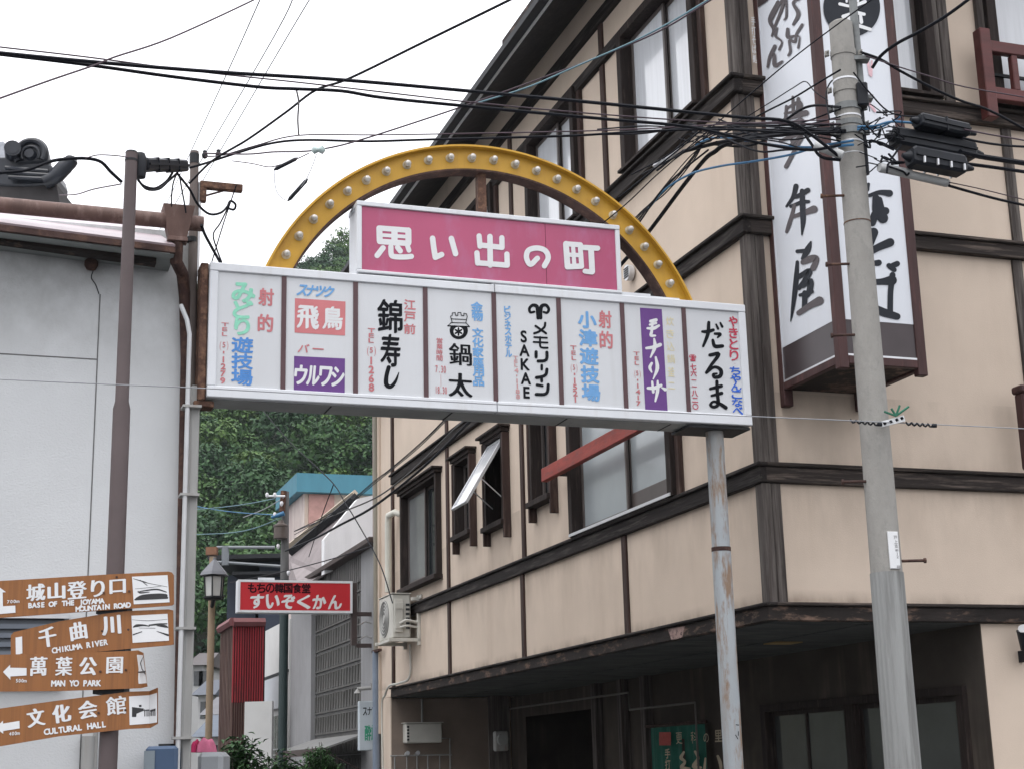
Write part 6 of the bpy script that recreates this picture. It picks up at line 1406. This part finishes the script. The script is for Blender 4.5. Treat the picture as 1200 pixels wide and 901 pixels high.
obj('cap_rail', mb, mat('maroon cap', (.17, .055, .058), .6, .2, 4), hu)
mb = MB(); pq = q1 + (q2 - q1) * .48; mb.box(pq[0], q2[0] + .25, HY - .12, HY + .1, 0, zmid + .0); obj('white_pier', mb, M_WSHOP, hu)
# snack bar sign and its little awning
SS = Plane(LG(13.95, 0, 0), B, -A)
ss = thing('snack_sign', SS.m(-.45, -.05, 2.0), 'pale bar sign with green characters partly behind the slate blue downpipe', 'sign')
cs = [SS.uz(*p) for p in ((421, 821), (446, 818), (446, 877), (421, 879))]
mb = MB(SS.m); mb.box(cs[0][0], .02, -.12, 0, cs[3][1], cs[0][1]); obj('cabinet', mb, mat('pale blue white acrylic', (.52, .58, .62), .4, .06, 3), ss, bevel=.01)
w = Writer(SS, (220, 660, 3.738), .003); w.horz('スナック', 766, 648, 848, 640, 34, M_INK, gap=.1, bold=.03, tilt=.03)
gr = mat('green sign paint', (.05, .33, .20), .5, .1, 9); w.horz('酔族館', 775, 742, 862, 736, 66, gr, gap=.06, bold=.045); w.done('lettering', ss)
mb = MB(); a0 = SS.m(*(lambda q: (q[0], .05, q[1]))(SS.uz(418, 807))); a1 = SS.m(*(lambda q: (q[0], .05, q[1]))(SS.uz(434, 806))); mb.tube([a0, a1], .03, 8); mb.tube([a1, a1 + Z * .09], .012, 6); mb.tube([a0 - Z * .005, a0 - Z * .07], [.02, .06], 10); obj('sign_lamp', mb, M_GREYST, ss, smooth=True)
aw = thing('shop_awning', LG(17, -.2, 2.1), 'small grey shop awning sheet under the bar sign above the shrubs', 'awning')
mb = MB(); slab(mb, [LG(14.6, -.75, 1.98), LG(19.0, -.75, 1.98), LG(19.0, .0, 2.22), LG(14.6, .0, 2.22)], .03); obj('sheet', mb, mat('pale grey sheet', (.17, .17, .165), .6, .15, 4), aw)
mb = MB(LG); mb.box(14.6, 19.0, -.77, -.755, 1.90, 2.02); obj('edge', mb, M_BROWN, aw)
for a_ in (14.8, 18.8):
    mb = MB(); mb.tube([LG(a_, -.7, 1.97), LG(a_, .0, 1.6)], .015, 6); obj('strut', mb, M_BROWN, aw)
# cabinets at the foot of the gate post
bx = thing('blue_cabinet', at_y(188, 900, 10.95) * np.array([1, 1, 0]), 'blue metal cabinet with sloped lid before the stucco wall', 'cabinet')
p, q = at_y(170, 874, 10.75), at_y(208, 874, 10.75)
mb = MB(); mb.box(p[0], q[0], 10.75, 11.0, 0, p[2]); obj('body', mb, mat('blue cabinet paint', (.055, .095, .17), .45, .12, 5), bx, bevel=.02)
mb = MB(); mb.box(p[0] - .004, p[0] + .07, 10.744, 10.749, 0, p[2] - .03); obj('pale_edge', mb, mat('grey blue panel', (.20, .24, .27), .5, .1, 5), bx)
mb = MB(); mb.box(p[0] + .08, q[0] - .06, 10.8, 10.95, p[2] + .001, p[2] + .015); obj('lid', mb, M_DGREY, bx)
gb = thing('grey_cabinet', at_y(246, 900, 12.6) * np.array([1, 1, 0]), 'pale grey rounded cabinet beside the gate post with pink cloths on top', 'cabinet')
p, q = at_y(231, 881, 12.4), at_y(261, 881, 12.4)
mb = MB(); mb.box(p[0], q[0], 12.4, 12.75, 0, p[2]); obj('body', mb, mat('pale grey enamel', (.38, .40, .42), .5, .1, 5), gb, bevel=.035)
def cloth(label, x0, x1, y0, y1, m, seed):
    r = random.Random(seed); P, Q = at_y(x0, y1, 12.5), at_y(x1, y0, 12.5); mb = MB(); n = 14; zt0 = p[2] + .002
    g_ = []
    for j in range(n):
        for i in range(n):
            u, v = i / (n - 1), j / (n - 1); e_ = min(u, 1 - u, v, 1 - v) * 4
            g_.append((P[0] + (Q[0] - P[0]) * u, 12.45 + .26 * v, zt0 + min(1, e_ ** .4) * (Q[2] - P[2]) * (.85 + .15 * math.sin(u * 9 + seed) * math.cos(v * 7))))
    mb.add(g_, [(j * n + i, j * n + i + 1, (j + 1) * n + i + 1, (j + 1) * n + i) for j in range(n - 1) for i in range(n - 1)])
    return tag(obj('folded_cloth', mb, m, smooth=True), label, 'cloth')
cloth('pale pink folded cloth lying on the grey cabinet', 231, 249, 864, 882, mat('pink cloth', (.60, .16, .27), .9, .15, 20), 2)
cloth('crimson folded cloth on the grey cabinet beside the pale pink one', 224, 231.5, 867, 883, mat('crimson cloth', (.45, .02, .10), .9, .15, 20), 5)
# far town below the hill
for i, (x0, x1, yt, yd, wc, rc) in enumerate(((233, 247, 792, 75, (.40, .40, .40), (.05, .06, .08)), (244, 262, 812, 66, (.33, .36, .38), (.10, .10, .11)), (236, 254, 834, 58, (.45, .43, .40), (.07, .09, .12)), (225, 240, 760, 85, (.36, .36, .36), (.06, .05, .05)))):
    p, q = at_y(x0, yt, yd), at_y(x1, yt, yd); hh = thing('far_house', ((p[0] + q[0]) / 2, yd + 3, 0), ['small far grey house with a blue black roof seen past the lantern post', 'far pale blue house just under the lantern post foot', 'far cream house lowest beside the tan post', 'far grey house highest on the slope by the gate post'][i], 'house', 'far houses')
    mb = MB(); mb.box(p[0], q[0], yd, yd + 6, 0, p[2] - .8); obj('wall', mb, mat('far wall %s' % 'abcd'[i], wc, .9, .1, 1), hh)
    mb = MB(); zt0 = p[2]; mb.add([(p[0] - .3, yd - .4, zt0 - .9), (q[0] + .3, yd - .4, zt0 - .9), (q[0] + .3, yd + 6.4, zt0 - .9), (p[0] - .3, yd + 6.4, zt0 - .9), (p[0] - .2, yd + 3, zt0), (q[0] + .2, yd + 3, zt0)], [(0, 1, 5, 4), (2, 3, 4, 5), (0, 4, 3), (1, 2, 5), (0, 3, 2, 1)]); obj('roof', mb, mat('far roof %s' % 'abcd'[i], rc, .6, .2, 3), hh)
    mb = MB()
    for k in range(2): xx = p[0] + (q[0] - p[0]) * (.2 + .4 * k); mb.box(xx, xx + .5, yd - .03, yd - .002, p[2] - 2.0, p[2] - 1.2)
    obj('window', mb, M_DARKGL, hh)

# ================================================================ VEGETATION
rng = np.random.default_rng(11)
def leaf_mesh(name, clumps, m, sizes, cols=None):
    """clumps: (centre, radii, count) -> one mesh of leaf sprays on the outer part of each clump"""
    Vs, n_tot = [], 0
    cl_ = []
    for ci, (c, r, n) in enumerate(clumps):
        d = rng.normal(size=(n, 3)); d /= np.linalg.norm(d, axis=1)[:, None]; d[:, 2] = np.where(d[:, 2] < -.45, -d[:, 2], d[:, 2])
        rr_ = rng.uniform(.55, 1.05, n) ** .7
        lump = 1 + .22 * np.sin(d[:, 0] * 5 + ci) * np.cos(d[:, 1] * 4.3 + ci * 1.7) + .15 * np.sin(d[:, 2] * 7 + ci * .6)
        P = np.array(c) + d * (rr_ * lump)[:, None] * np.array(r)
        s_ = rng.uniform(sizes[0], sizes[1], n)[:, None]
        nr_ = d + rng.normal(size=(n, 3)) * .55 + np.array([0, 0, .35]); nr_ /= np.linalg.norm(nr_, axis=1)[:, None]
        e1 = np.cross(nr_, rng.normal(size=(n, 3))); e1 /= np.linalg.norm(e1, axis=1)[:, None]; e2 = np.cross(nr_, e1)
        Vs.append(np.stack([P + e1 * s_, P + e2 * s_ * .55, P - e1 * s_, P - e2 * s_ * .55], 1).reshape(-1, 3)); n_tot += n
        cl_.append(np.full(n, cols[ci] if cols is not None else (ci * .618034) % 1.0))
    V = np.concatenate(Vs); me = bpy.data.meshes.new(name); org = np.array([*V[:, :2].mean(0), V[:, 2].min()])
    me.vertices.add(len(V)); me.vertices.foreach_set('co', (V - org).ravel())
    me.loops.add(len(V)); me.loops.foreach_set('vertex_index', np.arange(len(V), dtype=np.int32))
    me.polygons.add(n_tot); me.polygons.foreach_set('loop_start', np.arange(0, len(V), 4, dtype=np.int32)); me.polygons.foreach_set('loop_total', np.full(n_tot, 4, dtype=np.int32))
    at = me.attributes.new('tree', 'FLOAT', 'FACE'); at.data.foreach_set('value', np.concatenate(cl_).astype(np.float32))
    me.update(); me.validate(); me.materials.append(m)
    o = bpy.data.objects.new(name, me); COL.objects.link(o); o.location = tuple(org); o['_o'] = [float(x) for x in org]; return o
def leaf_mat(name, ramp, trans=.25, rough=.6):
    m = bpy.data.materials.new(name); m.use_nodes = True; t = m.node_tree; b = t.nodes['Principled BSDF']; L = t.links.new
    b.inputs['Roughness'].default_value = rough; b.inputs['Specular IOR Level'].default_value = .2
    a_ = t.nodes.new('ShaderNodeAttribute'); a_.attribute_name = 'tree'
    g_ = t.nodes.new('ShaderNodeNewGeometry'); n = t.nodes.new('ShaderNodeTexNoise'); n.inputs['Scale'].default_value = .9; n.inputs['Detail'].default_value = 4; L(g_.outputs['Position'], n.inputs['Vector'])
    ad = t.nodes.new('ShaderNodeMath'); ad.operation = 'MULTIPLY_ADD'; ad.inputs[1].default_value = .9; L(n.outputs['Fac'], ad.inputs[0])
    sb = t.nodes.new('ShaderNodeMath'); sb.operation = 'MULTIPLY_ADD'; sb.inputs[1].default_value = .75; sb.inputs[2].default_value = -.35; L(a_.outputs['Fac'], sb.inputs[0]); L(sb.outputs[0], ad.inputs[2])
    r = t.nodes.new('ShaderNodeValToRGB'); L(ad.outputs[0], r.inputs[0])
    el = r.color_ramp.elements; el[0].position, el[0].color = ramp[0][0], (*ramp[0][1], 1); el[1].position, el[1].color = ramp[-1][0], (*ramp[-1][1], 1)
    for p_, c_ in ramp[1:-1]: e_ = el.new(p_); e_.color = (*c_, 1)
    L(r.outputs[0], b.inputs['Base Color'])
    return m
M_WOODS = leaf_mat('hill foliage', [(0, (.014, .042, .020)), (.4, (.030, .078, .026)), (.7, (.062, .125, .032)), (1, (.12, .19, .045))])
def hz(x, y):
    t = np.clip((y - 96) / 138.0, 0, 1.0); crest = 73 - np.clip((-28.5 - x) * 1.6, -3, 6)
    base = 2 + (crest - 2) * t + 1.5 * np.sin(x * .09 + y * .05) + 1.2 * np.sin(y * .13 - x * .04)
    return np.where(y < 96, np.clip(1.0 + (y - 60) * .03, 0, 2), base)
ys = np.linspace(60, 420, 70); xs = np.linspace(-190, 160, 70); gx, gy = np.meshgrid(xs, ys); gz = hz(gx, gy)
mb = MB(); mb.add([(x, y, z) for x, y, z in zip(gx.ravel(), gy.ravel(), gz.ravel())], [(j * 70 + i, j * 70 + i + 1, (j + 1) * 70 + i + 1, (j + 1) * 70 + i) for j in range(69) for i in range(69)])
tag(obj('hill', mb, mat('forest floor', (.030, .035, .018), .95, .3, .3), smooth=True), kind='structure')
cl = []; tid = []
y = 99.0; nt_ = 0
while y < 246:
    xa, xb = at_y(205, 500, y)[0] - 16, at_y(450, 500, y)[0] + 8
    x = xa + rng.uniform(0, 4)
    while x < xb:
        px_, py_ = x + rng.uniform(-1.2, 1.2), y + rng.uniform(-1.6, 1.6); R_ = rng.uniform(2.3, 4.3); h = rng.uniform(3.2, 7.0)
        z = float(hz(np.array(px_), np.array(py_))) + h; nt_ += 1; ns = int(7 + R_ * 2)
        for k in range(ns):                      # leaf tufts over the outside of each crown
            th = k * 2.39996 + nt_; ph = 1 - 1.25 * (k + .5) / ns; rr_ = math.sqrt(max(0, 1 - ph * ph))
            q = np.array([math.cos(th) * rr_, math.sin(th) * rr_, ph]) * R_ * rng.uniform(.62, .85)
            r = R_ * rng.uniform(.32, .48)
            cl.append(((px_ + q[0], py_ + q[1], z + q[2] * 1.05), (r, r, r * .8), int(150 * (r / 1.3) ** 2) + 30)); tid.append((nt_ * .618034) % 1.0)
        x += R_ * rng.uniform(1.25, 1.75)
    y += 4.6
print('clumps', len(cl))
tag(leaf_mesh('hillside_woods', cl, M_WOODS, (.13, .30), tid), 'dense green woods covering the hill behind the lane', 'woods', kind='stuff')
# white hillside character
HP = Plane(np.array([0, 219, 0]), np.array([1., 0, 0]), np.array([0, -1., 0]))
w = Writer(HP, (360, 280, 22.52), 0.)
wm = mat('white hillside board', (.75, .76, .76), .6, .05, 1)
for p in ([(620, 410), (620, 690)], [(480, 600), (490, 780)], [(490, 780), (770, 720)], [(770, 590), (770, 780)], [(490, 600), (600, 680)]): w.stroke(p, wm, 75)
hs = w.done('hillside_character', None); tag(hs, 'huge white mountain character standing among the trees on the hill crest', 'hillside sign')
so_ = hs.modifiers.new('thick', 'SOLIDIFY'); so_.thickness = .3
# shrubs at the lane edge
M_SHRUB = leaf_mat('shrub leaves', [(0, (.04, .09, .035)), (.5, (.07, .16, .05)), (1, (.13, .24, .07))])
def shrub(label, base_px, yd, tips, leaf, nleaf, per):
    """stems fan out from the base to the tips; leaf blades sit along and around the upper part of each stem"""
    base = at_y(base_px, 900, yd) * np.array([1, 1, 0]); t = thing('shrub', base, label, 'shrub', 'shrubs along the lane')
    ms, ml = MB(), MB(); r = random.Random(base_px)
    for x, y in tips:
        for k in range(per):
            tip = at_y(x + r.uniform(-5, 5), y + r.uniform(-4, 8), yd + r.uniform(-.25, .25))
            st = smooth_pts([base + np.array([r.uniform(-.1, .1), r.uniform(-.1, .1), 0]), base * .45 + tip * .55 + np.array([0, 0, .15]), tip], 5)
            ms.tube(st, [.016 - .0012 * i for i in range(len(st))], 5)
            for i in range(nleaf):
                f = 1 - .55 * r.random() ** 1.6; p = st[int(f * (len(st) - 1))] + np.array([r.gauss(0, 1), r.gauss(0, 1), r.gauss(0, .8)]) * leaf * .5
                d = np.array([r.gauss(0, 1), r.gauss(0, 1), r.uniform(-.5, .6)]); d /= np.linalg.norm(d); sd = np.cross(d, Z); sd /= max(np.linalg.norm(sd), .01)
                L_ = leaf * r.uniform(.6, 1.2); up = np.cross(sd, d) * L_ * .12
                ml.add([p, p + d * L_ * .45 + sd * L_ * .2 + up, p + d * L_ - Z * L_ * .2, p + d * L_ * .45 - sd * L_ * .2 + up, p + d * L_ * .45], [(0, 1, 4), (1, 2, 4), (2, 3, 4), (3, 0, 4)])
    obj('stem', ms, M_WOODV, t); obj('foliage', ml, M_SHRUB, t)
shrub('tall loose broad leaved shrub before the slatted hut', 280, 27, [(283, 857), (275, 870), (291, 866), (270, 886), (284, 884), (296, 882), (277, 899), (291, 899)], .20, 42, 3)
shrub('dense dark shrub at the foot of the grey shop', 373, 26, [(374, 868), (364, 878), (384, 876), (358, 890), (370, 888), (382, 888), (392, 892), (366, 902), (380, 902)], .09, 95, 6)
shrub('sprawling pale shrub around the foot of the lane pole', 326, 28, [(318, 884), (332, 878), (342, 884), (310, 896), (324, 896), (338, 898), (348, 896)], .15, 42, 3)
# the air of the valley
hzb = MB(); hzb.box(-262, 232, -48, 455, -1.0, 112)
hm = bpy.data.materials.new('valley haze'); hm.use_nodes = True; t = hm.node_tree; t.nodes.remove(t.nodes['Principled BSDF'])
pv = t.nodes.new('ShaderNodeVolumePrincipled'); pv.inputs['Color'].default_value = (.82, .88, .95, 1); pv.inputs['Density'].default_value = .00020; pv.inputs['Anisotropy'].default_value = .2
t.links.new(pv.outputs[0], t.nodes['Material Output'].inputs['Volume'])
tag(obj('haze', hzb, hm), kind='stuff')
for o in bpy.data.objects:
    if '_o' in o: del o['_o']
